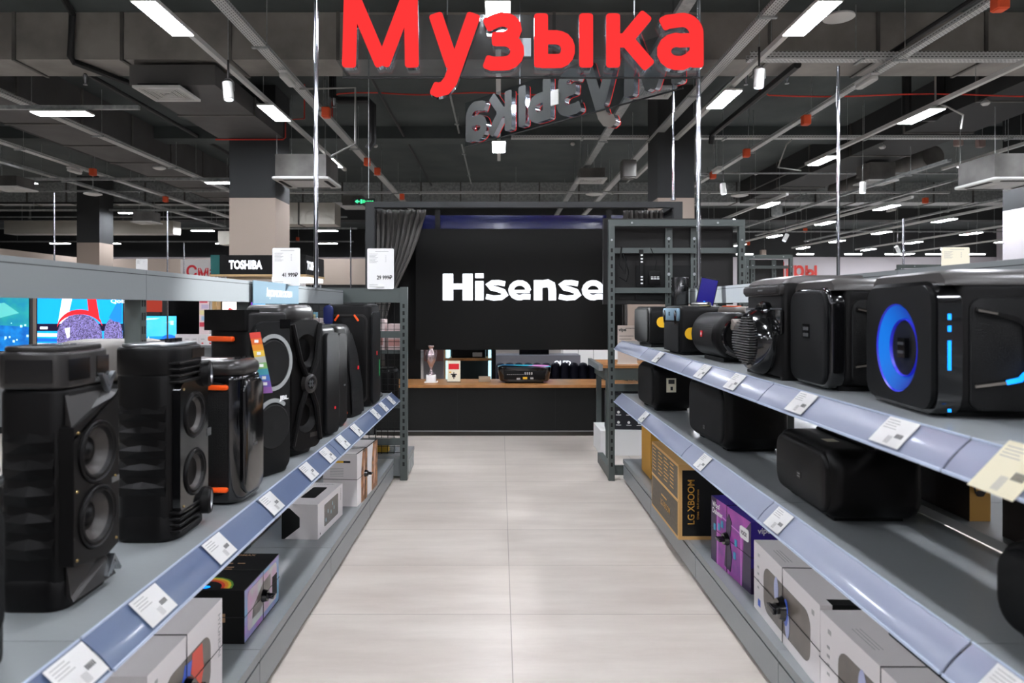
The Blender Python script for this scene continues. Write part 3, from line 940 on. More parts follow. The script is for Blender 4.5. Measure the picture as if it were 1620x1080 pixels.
# ---------------------------------------------------------------- racks
def slotted(b, x0, x1, y0, y1, z0, z1, a=0, step=.066):
    """square post whose camera-side face carries slots"""
    b.k = 0; b.box(x0, x1, y0, y1, z0, z1)
    b.k = 1
    z = z0 + .12
    while z < z1 - .16:
        b.box((x0 + x1) / 2 - .009, (x0 + x1) / 2 + .009, y0 - .0008, y0, z, z + .033)
        z += step
def tv_rack(label, x0, x1, y, ztop, zb, bars, brackets, pw=.05, posts_from=0, foot=True):
    t = thing('display_rack', label, 'display rack', ((x0 + x1) / 2, y, 0))
    w = (x1 - x0) / 2
    for s in (-1, 1):
        b = MB(); slotted(b, s * w - (pw if s > 0 else 0), s * w + (pw if s < 0 else 0), 0, .05, posts_from, ztop - .055)
        b.k = 2
        xx = s * (w - pw / 2)
        b.cyl((xx, -.002, ztop - .17), (xx, 0, ztop - .17), .009)
        b.done('post', [grey_dk, slot, steel], t, smooth=0)
        if foot:
            xx = s * (w - pw / 2)
            MB().box(xx - pw / 2, xx + pw / 2, .051, .65, .012, .1).done('foot', grey_dk, t, smooth=0)
    b = MB(); b.box(-w, w, 0, .05, ztop - .054, ztop)
    b.k = 1
    for x in (-w * .66, w * .6): b.cyl((x, -.002, ztop - .027), (x, 0, ztop - .027), .009)
    b.done('top_beam', [grey_dk, steel], t, smooth=0)
    for z, h in bars:
        MB().box(-w + pw, w - pw, .055, .085, z - h, z).done('crossbar', grey_dk, t, smooth=0)
    for x in brackets:
        b = MB(); b.box(x - .03, x + .03, .09, .1, zb + .02, ztop - .06)
        b.k = 1
        for i in range(9):
            z = zb + .08 + i * (ztop - zb - .2) / 9
            b.box(x - .005, x + .005, .0892, .09, z, z + .045)
        b.k = 2
        for z in (ztop - .15, ztop - .45): b.cyl((x, .088, z), (x, .09, z), .013)
        b.done('wall_bracket', [grey_dk, slot, steel], t, smooth=0)
    return t
tv_rack('tall grey slotted display rack holding a TV seen from behind', .905, 2.04, 5.68, 2.175, 1.4, [(1.945, .045), (1.61, .045), (.8, .06), (.115, .08)], [-.045, .17])
tv_rack('second slotted display rack standing far beyond the tall one', 3.46, 4.12, 9.6, 2.18, 1.4, [(2.03, .04), (1.6, .04)], [-.2, .1], .045)
tv_rack('far slotted display rack below the cream price card', 5.95, 7.4, 10.2, 2.08, 1.4, [(1.9, .04)], [-.3, .2], .045)
def tv_back(label, x0, x1, y, z0, z1, m=None):
    t = thing('wall_tv', label, 'TV', ((x0 + x1) / 2, y, z0))
    w, h = (x1 - x0) / 2, z1 - z0
    b = MB(); b.box(-w, w, 0, .02, .0, h); b.done('bezel', dkgrey, t, smooth=0)
    MB().box(-w + .006, w - .006, -.008, 0, .006, h - .006).done('back_cover', m or mat('tv_back', '171514', .8, bump=(500, .1)), t, smooth=0)
    b = MB(); b.box(-w * .5, w * .35, -.02, -.0085, .04, h * .45); b.done('connector_box', blk_m, t, smooth=0)
    return t
tv_back('black TV back with pale edge fixed to the tall slotted rack', .875, 1.98, 5.8, 1.47, 2.2)
tv_back('black TV back in the second far rack', 3.53, 4.05, 9.75, 1.5, 2.12)
tv_back('black TV back in the far rack below the cream price card', 6.0, 7.3, 10.35, 1.45, 2.02)
# loose electronics hung on the rack
t = thing('network_device', 'small black device with white ports hanging inside the tall rack', 'device', (1.295, 5.726, 1.63))
b = MB(); b.rbox(.1, .012, 0, .12, .004, .003); b.done('case', blk, t)
b = MB()
for x in (-.03, -.005, .02): b.box(x, x + .02, -.0075, -.006, .05, .058); b.box(x, x + .018, -.0075, -.006, .066, .073)
b.done('port_key', white, t, smooth=0)
b = MB(); b.tube([(0, 0, .12), (.02, 0, .2), (-.03, 0, .31)], .003, 6); b.done('cable', blk_m, t)
t = thing('power_strip', 'upright black power strip with white sockets inside the tall rack', 'power strip', (1.185, 5.726, 1.62))
b = MB(); b.rbox(.035, .012, 0, .31, .005, .003); b.done('case', blk_m, t)
b = MB()
for z in (.02, .05, .075, .2, .225, .255): b.box(-.006, .012, -.008, -.006, z, z + .012)
b.done('socket_key', white, t, smooth=0)
tag(MB().tube([(1.02, 5.722, 1.95), (1.0, 5.722, 1.8), (1.05, 5.722, 1.72), (1.06, 5.722, 1.85), (1.03, 5.722, 1.9), (1.08, 5.722, 1.74), (1.06, 5.722, 1.66), (1.0, 5.722, 1.7)], .006, 6).done('cable_loop', blk_m), 'tangled black cables hanging inside the tall rack', 'cable')

# end frame with wire mesh on the single-shelf gondola
t = thing('gondola_end', 'dark grey end frame with wire mesh closing the single-shelf gondola', 'display rack', (-1.34, 5.7, 0))
for s in (-1, 1):
    b = MB(); slotted(b, s * .535 - .03, s * .535 + .03, 0, .06, 0, UPZ + .03, step=.06)
    b.done('post', [grey_dk, slot], t, smooth=0)
MB().box(-.504, .504, .005, .055, UPZ - .1, UPZ + .02).done('top_beam', grey_dk, t, smooth=0)
for z in (1.245, .345): MB().box(-.504, .504, .01, .05, z - .055, z).done('crossbar', grey_dk, t, smooth=0)
b = MB()
for i in range(20): x = -.5 + i * .0526; b.box(x - .0022, x + .0022, .054, .0584, .21, UPZ - .1)
for i in range(25): z = .22 + i * .052; b.box(-.504, .504, .0584, .0625, z - .0022, z + .0022)
b.done('wire_mesh', blk_m, t, smooth=0)
t = thing('end_plinth', 'low grey end plinth standing behind the wire mesh frame', 'shelving', (-1.34, 5.95, 0))
MB().box(-.56, .56, -.18, .22, .02, .16).done('plinth_body', grey, t, smooth=0)
b = MB(); b.box(-.565, .565, -.185, .225, .16, .19); b.done('base_shelf', grey, t, smooth=0)
MB().box(.5602, .565, -.15, .19, .035, .145).done('end_panel', galv, t, smooth=0)
MB().box(-.5, .5, -.12, .15, 0, .02).done('foot', slot, t, smooth=0)
for i, z in enumerate((1.08, .62)):
    o = MB(); o.box(-.5, .5, -.17, .2, z - .03, z); o.box(-.5, -.46, .17, .2, .1, z - .03); o.box(.46, .5, .17, .2, .1, z - .03)
    o.done('end_shelf', grey_dk, t, smooth=0)
t = thing('security_case', 'clear security case with a yellow item on the end plinth', 'case', (-1.03, 5.9, .191))
MB().rbox(.24, .14, .0, .12, .01, .004).done('clear_shell', acryl, t)
MB().rbox(.14, .08, .01, .09, .01, .004).done('yellow_block', yel, t)
b = MB(); b.cyl((-.07, -.07, .06), (-.1, -.1, .06), .012); b.done('lock', steel, t)
pk = [(-.36, .1, .24, 'd9b9b4'), (-.22, .1, .27, 'e6d8d6'), (.28, .14, .26, 'e9d6d3'), (.43, .12, .22, 'd8c0bd'), (-.02, .12, .22, 'cfc4c4')]
for i, (x, w, h, c) in enumerate(pk):
    o = thing('product_carton', '%s pale pink carton from the outer side behind the wire mesh' % ORD[i], 'carton', (-1.34 + x, 5.93, 1.081))
    b = MB(); b.box(-w / 2, w / 2, -.07, .07, 0, h); b.k = 1; b.box(-w * .4, w * .4, -.0706, -.07, h * .15, h * .4)
    b.done('carton_body', [mat('pink_%d' % i, c, .6), mat('pinkd_%d' % i, 'c98f88', .6)], o, smooth=0)
t = thing('soundbar_base', 'round-topped dark device on the lower end shelf behind the mesh', 'speaker', (-.98, 5.93, .621))
MB().rbox(.2, .2, 0, .3, .09, .03).done('case', blk, t)
MB().lathe([(.08, .3), (.085, .302), (.07, .304)], n=24, cap=(0, 1)).done('top_ring', dkgrey, t)

# ================================================================ red signs
SIGN_Y = 4.9
kx = SIGN_Y / 1080
def L2(px, py): return ((px - 825) * kx, (123 - py) * kx)
def arc(cx, cy, rx, ry, a0, a1, n=9):
    return [(cx + rx * math.cos(math.radians(a0 + (a1 - a0) * i / (n - 1))), cy - ry * math.sin(math.radians(a0 + (a1 - a0) * i / (n - 1)))) for i in range(n)]
GL_ = [
    ('letter_m', [[(559, 0), (556, 113)], [(563, 4), (608, 110)], [(648, 4), (608, 110)], [(652, 0), (654, 113)]]),
    ('letter_u', [[(690, 29), (718, 112)], [(751, 29), (722, 112), (714, 134), (705, 145), (694, 148), (685, 144)]]),
    ('letter_z', [[(768, 48)] + arc(795, 53, 19, 15, 120, -80, 9) + [(778, 69)], [(780, 69), (790, 69)] + arc(797, 88, 21, 19, 80, -95, 9) + [(778, 107), (767, 103)]]),
    ('letter_y', [[(855, 29), (855, 113)], [(852, 66), (878, 66)] + arc(882, 85, 15, 18, 80, -80, 8) + [(877, 103), (852, 103)], [(925, 29), (925, 113)]]),
    ('letter_k', [[(967, 29), (967, 113)], [(965, 71), (986, 71), (1020, 30)], [(983, 70), (990, 72), (1024, 112)]]),
    ('letter_a', [[(1042, 47), (1052, 42)] + arc(1075, 62, 22, 23, 100, 10, 7) + [(1097, 80), (1097, 113)], [(1098, 70), (1072, 71)] + arc(1066, 88, 20, 18, 95, 265, 8) + [(1075, 106), (1086, 101), (1097, 90)]]),
]
def red_sign(label, loc, rz, sheet):
    t = thing('hanging_sign', label, 'sign', loc, rz)
    for nm, strokes in GL_:
        b = MB()
        for i, s in enumerate(strokes):
            b.ribbon([L2(*p) for p in s], 21.5 * kx, -.085 - .0004 * i, -.02 + .0004 * i, 'y', lip=.008)
        b.done(nm, [red_face, chrome, letter_back], t, smooth=40)
    x0, x1 = L2(543, 0)[0], L2(1107, 0)[0]
    z0, z1 = 0, L2(0, 25)[1]
    MB().box(x0, x1, -.018, -.012, z0, z1).done('clear_panel', sheet, t, smooth=0)
    MB().box(x0, x1, -.02, -.01, z0 - .012, z0 - .0005).done('lower_edging', slot, t, smooth=0)
    for px in ((708, 1003) if sheet is acryl else (640, 930)):
        x = L2(px, 0)[0]
        MB().cyl((x, -.015, z1), (x, -.015, ZC - loc[2]), .004, n=6).done('hanger_chain', steel, t)
    MB().box(L2(820, 0)[0], L2(840, 0)[0], -.012, .0, z0 + .15, z0 + .28).done('power_supply', lamp_w, t, smooth=0)
    return t
sx = (825 - 791) * kx
sz = 1.45 + (485 - 123) * kx
red_sign('red lit Cyrillic sign facing the aisle above the booth', (sx, SIGN_Y, sz), 0, acryl)
hx = Vector((1.36, 5.1)); fx = Vector((-.21, 6.82))
dv = (fx - hx).normalized()
mid = hx + dv * ((825 - 543) * kx)
red_sign('second red sign seen from its grey mirrored back behind the first', (mid.x, mid.y, sz), math.atan2(dv.y, dv.x), acryl2)
# ================================================================ speakers
ZL, ZR, ZU, ZB = .7358, .7308, 1.1658, .1908
def stand(name, label, side, N, F, d, z, group, cat='speaker'):
    """root of a box-shaped thing whose front base edge runs from N (near the camera) to F; returns root and its width"""
    N, F = Vector(N), Vector(F)
    xa = (F - N) if side == 'L' else (N - F)
    w = xa.length
    xa.normalize()
    n = Vector((xa.y, -xa.x))
    c = (N + F) / 2 - n * d / 2
    return thing(name, label, cat, (c.x, c.y, z), math.atan2(xa.y, xa.x), group), w
GLS, GRU, GRL = 'tall speakers on the single-shelf gondola', 'speakers on the upper tier', 'speakers on the lower tier'

def woofer(t, c, R, name='woofer', ax=(0, -1, 0), depth=.035, m=cone, sc_=(1, 1)):
    b = MB()
    b.lathe([(R * 1.06, 0), (R * 1.05, .006), (R, .009), (R * .93, .004), (R * .9, .007), (R * .84, .007), (R * .8, 0), (R * .42, -depth), (R * .38, -depth)], c, ax, 32, sc_)
    o = b.done(name, blk, t)
    b = MB(); b.lathe([(R * .79, -.001), (R * .4, -depth + .001)], c, ax, 32, sc_); b.done('speaker_cone', m, o)
    b = MB(); b.lathe([(R * .4, -depth), (R * .34, -depth + R * .16), (R * .2, -depth + R * .26), (.0005, -depth + R * .3)], c, ax, 24, sc_); b.done('dust_cap', blk, o)
    return o
def side_ribs(t, w, d, z0, z1, n, m=blk, s=-1):
    b = MB()
    h = (z1 - z0) / n
    for i in range(n):
        z = z0 + i * h
        x = s * w / 2
        for k in (-1, 1):
            b.loft([[(x - s * .004, k * d * .36, z), (x + s * .003, k * d * .36, z + h * .5), (x - s * .004, k * d * .36, z + h * .9)], [(x - s * .004, 0, z - h * .12), (x + s * .013, 0, z + h * .45), (x - s * .004, 0, z + h * .9)]])
    b.done('side_rib', m, t)

screw_m = mat('brass_screw', '8a7448', .35, .6)
# --- tower with angular cap and two woofers
def tower_angular(label):
    t, w = stand('tower_speaker', label, 'L', (-1.02, 1.59), (-1.02, 1.795), .165, ZL, GLS)
    d, h = .165, .62
    b = MB(); b.rbox(w * .94, d * .94, .03, h - .1, .03, .01); b.done('cabinet', blk, t)
    side_ribs(t, w * .95, d, .12, .43, 5)
    b = MB(); b.rbox(w, d, h - .1, h - .012, .035, .008); b.k = 1
    b.rbox(w * .9, d * .9, h - .013, h, .03, .004)
    b.k = 2
    b.box(-w * .38, w * .02, -d / 2 - .0015, -d / 2, h - .082, h - .03); b.box(w * .16, w * .42, -d / 2 - .0015, -d / 2, h - .082, h - .03)
    b.box(-w / 2 - .0015, -w / 2, -d * .36, d * .3, h - .085, h - .03)
    b.box(-w * .2, w * .1, -.04, .03, h - .001, h + .002)
    b.done('top_cap', [dkgrey, dkgrey, blk_g], t)
    b = MB()
    b.loft([[(u, v, z) for u, v in rr(w * s, d * s, .04)] for z, s in ((0, .97), (.012, 1.0), (.06, 1.0), (.075, .93))]); b.done('foot_cap', blk, t)
    # front baffle with woofer holes and wedge-shaped horns
    b = MB(); b.plate([(-w * .46, .105), (w * .2, .085), (w * .46, .1), (w * .46, .5), (w * .36, .485), (-w * .46, .43)], [circ(.079, 32, -.0, .196), circ(.079, 32, -.0, .357)], -d / 2 - .022, -d / 2 + .012)
    b.done('front_baffle', blk, t)
    for z in (.196, .357): woofer(t, (0, -d / 2 - .02, z), .073, depth=.032)
    b = MB(); b.loft([[(-w * .4, -d / 2 + .006, .41), (w * .36, -d / 2 + .006, .49), (w * .36, -d / 2 + .006, .505), (-w * .4, -d / 2 + .006, .505)], [(-w * .46, -d / 2 - .022, .4), (w * .4, -d / 2 - .022, .485), (w * .4, -d / 2 - .022, .49), (-w * .46, -d / 2 - .022, .406)]]); b.done('horn_floor', dkgrey, t, smooth=0)
    b = MB(); b.loft([[(-w * .4, -d / 2 + .004, .03), (w * .4, -d / 2 + .004, .03), (w * .3, -d / 2 + .004, .085), (-w * .4, -d / 2 + .004, .115)], [(-w * .43, -d / 2 - .018, .02), (w * .43, -d / 2 - .018, .02), (w * .3, -d / 2 - .012, .07), (-w * .43, -d / 2 - .012, .03)]]); b.done('lower_horn', dkgrey, t, smooth=0)
    for k, m_ in ((0, 0), (.018, 0)):
        b = MB()
        b.ribbon([(w * .2 + k * .6, .545 - k * .2), (w * .34, .5 + k), (w * .48 - k * .3, .545 - k * .2)], .008, -d / 2 - .012, -d / 2)
        b.done('chevron_emblem', [steel] * 3, t)
        b = MB()
        b.ribbon([(w * .2 + k * .6, .03 + k * .2), (w * .34, .072 - k), (w * .48 - k * .3, .03 + k * .2)], .008, -d / 2 - .026, -d / 2)
        b.done('chevron_emblem', [steel] * 3, t)
    b = MB(); b.text('HYUNDAI', .018, (w * .12, -d / 2 - .002, h - .095), bold=.03, w=w * .34); b.box(w * .3, w * .46, -d / 2 - .0235, -d / 2 - .022, .262, .276)
    b.done('brand_mark', steel, t, smooth=0)
    b = MB()
    for x, z in ((-w * .38, .415), (w * .38, .277), (-w * .4, .115), (w * .4, .115), (-w * .4, .277)): b.lathe([(.0042, 0), (.003, .003), (.0005, .0035)], (x, -d / 2 - .022, z), (0, -1, 0), 10)
    b.done('baffle_screw', screw_m, t)
    return t
tower_angular('near tall black tower speaker with chevron emblem and two woofers, cut by nothing but the shelf'.replace(', cut by nothing but the shelf', ''))

def tower_ringed(label):
    t, w = stand('tower_speaker', label, 'L', (-.985, 2.06), (-.985, 2.295), .195, ZL, GLS)
    d, h = .195, .6
    b = MB(); b.rbox(w * .97, d * .97, .03, h - .09, .05, .01); b.done('cabinet', blk, t)
    side_ribs(t, w * .97, d, .14, .42, 5)
    b = MB(); b.rbox(w, d, h - .1, h - .008, .055, .012); b.k = 1; b.rbox(w * .86, d * .86, h - .009, h, .04, .002)
    b.k = 2; b.box(w * .02, w * .4, -d / 2 - .0015, -d / 2 + .001, h - .05, h - .02); b.k = 3; b.box(-w * .3, -w * .1, -.03, .01, h, h + .001)
    b.k = 2
    for i in range(3): b.cyl((w * (.05 + .14 * i), -.02, h), (w * (.05 + .14 * i), -.02, h + .012), .012)
    b.done('top_cap', [blk, steel, blk_g, white], t)
    b = MB(); b.loft([[(u, v, z) for u, v in rr(w * s, d * s, .055)] for z, s in ((0, .96), (.01, 1.02), (.05, 1.02), (.08, .97))]); b.done('foot_cap', blk, t)
    for z0 in (.485, .03):
        b = MB()
        for i in range(4): b.rbox(w * .62, .009, -d / 2 - .014, -d / 2 + .02, .004, .003, 'y', (-w * .14, z0 + i * .019))
        b.done('front_ribbing', blk, t)
    b = MB(); b.plate([(u, v + .28) for u, v in rr(w * .84, .4, .03)], [circ(.075, 32, 0, .19), circ(.075, 32, 0, .372)], -d / 2 - .012, -d / 2 + .012); b.done('front_baffle', blk_g, t)
    for z in (.19, .372): woofer(t, (0, -d / 2 - .01, z), .069)
    for z in (.075, .495):
        b = MB(); b.lathe([(.042, -.01), (.044, .018), (.038, .026), (.031, .024), (.028, .008), (.02, .006), (.02, .016), (.012, .02), (.0005, .021)], (w * .34, -d / 2 - .005, z), (0.3, -1, 0), 28); o = b.done('tweeter', blk, t)
        b = MB(); b.lathe([(.03, .0245), (.021, .012)], (w * .34, -d / 2 - .0048, z), (0.3, -1, 0), 24); b.done('tweeter_horn', steel, o)
    b = MB(); b.box(w * .38, w * .5, -d / 2 - .014, -d / 2 - .01, .285, .31); b.done('badge', steel, t, smooth=0)
    b = MB()
    for x, z in ((-w * .33, .46), (w * .3, .1), (-w * .33, .1)): b.lathe([(.0042, 0), (.003, .003), (.0005, .0035)], (x, -d / 2 - .012, z), (0, -1, 0), 10)
    b.done('baffle_screw', screw_m, t)
    return t
tower_ringed('black tower speaker with ring tweeters on two corners, second from the camera on its shelf')

# --- plain tower cut by the photo edge
t, w = stand('tower_speaker', 'plain dark tower speaker cut by the photo edge beside the chevron tower', 'L', (-.985, 1.19), (-.985, 1.395), .22, ZL, GLS)
b = MB(); b.rbox(w, .22, .004, .36, .06, .012); b.done('cabinet', blk, t)
b = MB(); b.rbox(w * 1.01, .222, .36, .372, .06, .002); b.done('silver_band', steel, t)
b = MB(); b.rbox(w * .96, .21, .372, .4, .055, .014); b.done('top_cap', dkgrey, t)
b = MB(); b.rbox(w * .9, .2, 0, .006, .05, 0); b.done('foot_cap', blk_m, t)
b = MB(); b.rbox(w * .6, .25, -.1145, -.1, .03, .004, 'y', (0, .2)); b.done('front_grille', grl, t)

# --- boxy speaker with orange bars
t, w = stand('party_speaker', 'black party speaker with orange bars and glossy rounded front, beside the ring-tweeter tower', 'L', (-.93, 2.44), (-.918, 2.66), .3, ZL, GLS)
d, h = .3, .52
b = MB(); b.rbox(w, d, .006, h - .05, .055, .02); b.done('cabinet', blk_g, t)
b = MB(); b.rbox(w * 1.0, d * 1.0, h - .062, h, .06, .03); b.k = 1
b.box(-w * .3, w * .05, -.05, .02, h, h + .001); b.k = 2
for i in range(3): b.cyl((-w * .1 + i * .045, -.1, h - .002), (-w * .1 + i * .045, -.1, h + .006), .013)
b.done('top_cap', [dkgrey, white, blk_g], t)
b = MB(); b.rbox(d * .8, h * .78, -w / 2 - .004, -w / 2 + .01, .04, .003, 'x', (.01, h * .46)); b.done('side_grille', grl_r, t)
b = MB(); b.rbox(w * .78, h * .8, -d / 2 - .008, -d / 2 + .02, .045, .006, 'y', (0, h * .46)); b.done('front_grille', blk_g, t)
for z in (.06, .425):
    b = MB(); b.rbox(.14, .018, -w / 2 - .014, -w / 2, .008, .004, 'x', (-.04, z)); b.done('orange_bar', orange, t, label='orange bar')
b = MB(); b.box(-.006, .02, -d / 2 - .0105, -d / 2 - .008, .2, .208); b.done('badge', steel, t, smooth=0)
b = MB(); b.rbox(w * .8, d * .8, 0, .008, .04, 0); b.done('foot', blk_m, t)

# --- speaker with two ring lights
def annulus(R, r, t_=.006):
    return [(R - r, 0), (R - r, t_), (R - r * .5, t_ * 1.4), (R + r * .5, t_ * 1.4), (R + r, t_), (R + r, 0)]
t, w = stand('party_speaker', 'tall black party speaker with two pale rings and a rainbow tag', 'L', (-1.02, 2.79), (-.92, 3.0), .25, ZL, GLS)
d, h = .25, .69
b = MB(); b.rbox(w, d, .006, h, .045, .014); b.done('cabinet', blk, t)
b = MB(); b.box(-w / 2 - .012, -w * .2, -d * .42, d * .5, h - .075, h + .012); b.done('handle_block', blk, t, smooth=0)
b = MB(); b.rbox(.14, .022, -w / 2 - .018, -w / 2, .009, .004, 'x', (.03, .58)); b.done('orange_bar', orange, t, label='orange bar')
b = MB(); b.rbox(w * .9, h * .93, -d / 2 - .01, -d / 2 + .02, .05, .006, 'y', (0, h * .48)); b.done('front_grille', grl, t)
ringp = mat('ring_pale', '9a9d9c', .35)
for z, a0, a1 in ((.205, 50, 175), (.478, -115, 125)):
    b = MB(); b.ribbon([(.105 * math.cos(math.radians(a0 + (a1 - a0) * i / 24)), z + .112 * math.sin(math.radians(a0 + (a1 - a0) * i / 24))) for i in range(25)], .017, -d / 2 - .0135, -d / 2 - .008, 'y', (0, 0, 0), cr=.4); b.done('light_ring', ringp, t)
    b = MB(); b.lathe([(.096, 0), (.09, .004), (.04, -.0), (.0005, .003)], (0, -d / 2 - .0105, z), (0, -1, 0), 32); b.done('woofer_cover', blk_m, t)
b = MB(); b.rbox(w * 1.06, d * 1.04, .0, .03, .06, .012); b.done('foot', blk, t)
b = MB(); b.text('JBL', .024, (w * .16, -d / 2 - .0145, .315), bold=.05, w=.05); b.done('badge', white, t, smooth=0)
b = MB(); b.box(w * .18, w * .44, -d / 2 - .011, -d / 2 - .008, h - .07, h - .03); b.done('status_window', blk_g, t, smooth=0)
# rainbow tag
t = thing('swing_tag', 'rainbow striped paper tag hanging on the speaker with the pale rings', 'tag', at(413, 574, 2.72))
b = MB()
cols = ['d9453a', 'e06a2c', 'e9962a', 'e8c24a', 'b5b7b0', '7fb06a', '4a9aa8', '4f78c0', '7a62b4', '9a68ae']
mt = [mat('tag_%d' % i, c, .5) for i, c in enumerate(cols)] + [white]
A, B_ = Vector((-.047, 0, .12)), Vector((.003, 0, -.122))
for i in range(10):
    p, q = A.lerp(B_, i / 10), A.lerp(B_, (i + 1) / 10)
    b.k = i
    b.loft([[(p.x + .0, y, p.z), (p.x + .043, y, p.z + .004), (q.x + .043, y, q.z + .004), (q.x, y, q.z)] for y in (0, .0015)])
b.k = 10
for i in (1, 3, 5, 7, 8):
    p = A.lerp(B_, (i + .3) / 10)
    b.box(p.x + .014, p.x + .03, -.0004, 0, p.z - .008, p.z + .004)
b.done('printed_tag', mt, t, smooth=0)
MB().tube([(-.02, .0, .12), (-.03, .03, .13), (-.05, .06, .125)], .0015, 5).done('string', blk_m, t)

# --- tall speaker with crossed wave guides
t, w = stand('party_speaker', 'tallest black speaker with crossed horn mouldings and a bright centre tweeter', 'L', (-1.0, 3.2), (-.91, 3.41), .28, ZL, GLS)
d, h = .28, .725
b = MB(); b.loft([[(u, v, z) for u, v in rr(w * s, d * s2, .06)] for z, s, s2 in ((.0, .9, .9), (.03, .98, .98), (.3, 1, 1), (h - .09, 1, 1))]); b.done('cabinet', blk, t)
b = MB(); b.rbox(w * 1.02, d * 1.03, h - .095, h, .07, .035); b.k = 1; b.box(-w * .2, w * .3, -.1, .05, h - .001, h + .003); b.done('top_cap', [dkgrey, blk_g], t)
b = MB(); b.plate([(u, v + .34) for u, v in rr(w * .94, .62, .05)], [circ(w * .36, 28, 0, .19), circ(w * .36, 28, 0, .5)], -d / 2 - .024, -d / 2 + .01); b.done('front_baffle', blk, t)
for z in (.19, .5):
    b = MB(); b.lathe([(w * .36, .02), (w * .3, .004), (w * .15, -.012), (.0005, -.016)], (0, -d / 2 - .002, z), (0, -1, 0), 32); b.done('horn_dish', blk, t)
b = MB()
for s in (-1, 1):
    for zz in (.06, .63):
        b.tube([(s * w * .44, -d / 2 - .022, zz), (s * w * .26, -d / 2 - .034, zz + (.345 - zz) * .6), (0, -d / 2 - .038, .345)], .014, 8)
b.done('horn_moulding', blk, t)
b = MB(); b.lathe([(.05, 0), (.046, .02), (.03, .026), (.024, .014), (.0005, .014)], (0, -d / 2 - .03, .345), (0, -1, 0), 28); o = b.done('tweeter', dkgrey, t)
b = MB()
for k in range(2):
    for i in range(2): b.ribbon([(-.017, .345 + .008 * (i * 2 - 1)), (.017, .345 + .008 * (i * 2 - 1))] if k else [(.008 * (i * 2 - 1), .328), (.008 * (i * 2 - 1), .362)], .006, -d / 2 - .052, -d / 2 - .044)
b.done('tweeter_cross', [steel] * 3, o)
b = MB(); b.box(w * .1, w * .34, -d / 2 - .0255, -d / 2 - .024, .08, .1); b.done('badge', dkgrey, t, smooth=0)

# --- slim ones
t, w = stand('column_speaker', 'slim black speaker with a raised grille and a tiny red badge', 'L', (-.97, 3.7), (-.925, 3.87), .17, ZL, GLS)
d, h = .17, .6
b = MB(); b.rbox(w, d, .0, h, .04, .02); b.done('cabinet', blk, t)
b = MB(); b.rbox(w * .8, h * .93, -d / 2 - .022, -d / 2 + .01, .03, .008, 'y', (w * .04, h * .485)); b.done('front_grille', grl, t)
b = MB(); b.box(.02, .035, -d / 2 - .0235, -d / 2 - .022, .145, .16); b.done('badge', red, t, smooth=0)
t, w = stand('column_speaker', 'slim black speaker with finely ribbed front and a small pale badge', 'L', (-.965, 4.02), (-.93, 4.15), .15, ZL, GLS)
d, h = .15, .6
b = MB(); b.rbox(w, d, .0, h, .035, .02); b.done('cabinet', blk, t)
b = MB(); b.rbox(w * .8, h * .9, -d / 2 - .01, -d / 2 + .01, .03, .006, 'y', (0, h * .48)); b.done('front_grille', grl_r, t)
b = MB(); b.box(.01, .028, -d / 2 - .0115, -d / 2 - .01, .24, .25); b.done('badge', steel, t, smooth=0)
t, w = stand('column_speaker', 'black speaker tapering towards its rounded top, with an orange foot corner', 'L', (-.955, 4.36), (-.915, 4.6), .24, ZL, GLS)
d, h = .24, .6
b = MB(); b.loft([[(u, v + .05 * (z / h) ** 2, z) for u, v in rr(w * s, d * s, .05 * s)] for z, s in ((0, .96), (.015, 1), (.2, .97), (.42, .86), (.54, .74), (.575, .68), (.594, .58), (.6, .4))]); b.done('cabinet', blk, t)
b = MB(); b.loft([[(x, -d / 2 * s + .05 * (z / h) ** 2 - .004, z), (x * .9, -d / 2 * s + .05 * (z / h) ** 2 - .011, z), (-x * .9, -d / 2 * s + .05 * (z / h) ** 2 - .011, z), (-x, -d / 2 * s + .05 * (z / h) ** 2 - .004, z)] for z, s, x in ((.02, 1, -.1), (.2, .97, -.095), (.42, .86, -.08), (.54, .74, -.06))]); b.done('front_grille', grl, t)
b = MB(); b.rbox(.05, .022, -w / 2 - .006, -w / 2 + .02, .009, .004, 'x', (-d * .3, .035)); b.done('orange_foot', orange, t, label='orange foot')
b = MB(); b.box(.03, .042, -d / 2 + .006, -d / 2 + .012, .3, .325); b.done('badge', red, t, smooth=0)
t, w = stand('party_speaker', 'tall black party speaker with a grab handle and two slanted orange marks', 'L', (-.92, 4.85), (-.91, 5.17), .32, ZL, GLS)
d, h = .32, .735
b = MB(); b.rbox(w, d, .0, h, .05, .025); b.done('cabinet', blk, t)
b = MB(); b.plate(rr(d * .86, h * .86, .05), [rr(d * .8, h * .82, .045)], -w / 2 - .008, -w / 2 + .002, 'x')
b.M = Matrix.Identity(4)
for v in b.bm.verts: v.co.z += h * .47; v.co.y += .0
b.done('side_border', dkgrey, t)
b = MB(); b.rbox(.07, .14, -w / 2 - .02, w / 2 - .02, .03, .01, 'x', (d / 2 - .02, h - .08)); b.done('rear_handle', mat('handle_blue', '0c1a55', .35), t)
for y in (-.06, .08):
    b = MB(); b.M = Matrix.Translation((-w / 2 - .006, y, h - .1)) @ Matrix.Rotation(math.radians(35 if y > 0 else -35), 4, 'X'); b.rbox(.014, .055, -.006, .006, .006, .003, 'x'); b.done('orange_mark', orange, t, label='orange mark')
b = MB(); b.rbox(w * .86, h * .9, -d / 2 - .012, -d / 2 + .01, .05, .006, 'y', (0, h * .47)); b.done('front_grille', grl, t)
b = MB(); b.box(-.012, .012, -d / 2 - .0135, -d / 2 - .012, .36, .39); b.k = 1; b.box(.08, .09, -d / 2 - .0135, -d / 2 - .012, .2, .32); b.done('badge', [red, mat('green_led', '0c8f4a', .4, emit=.6)], t, smooth=0)
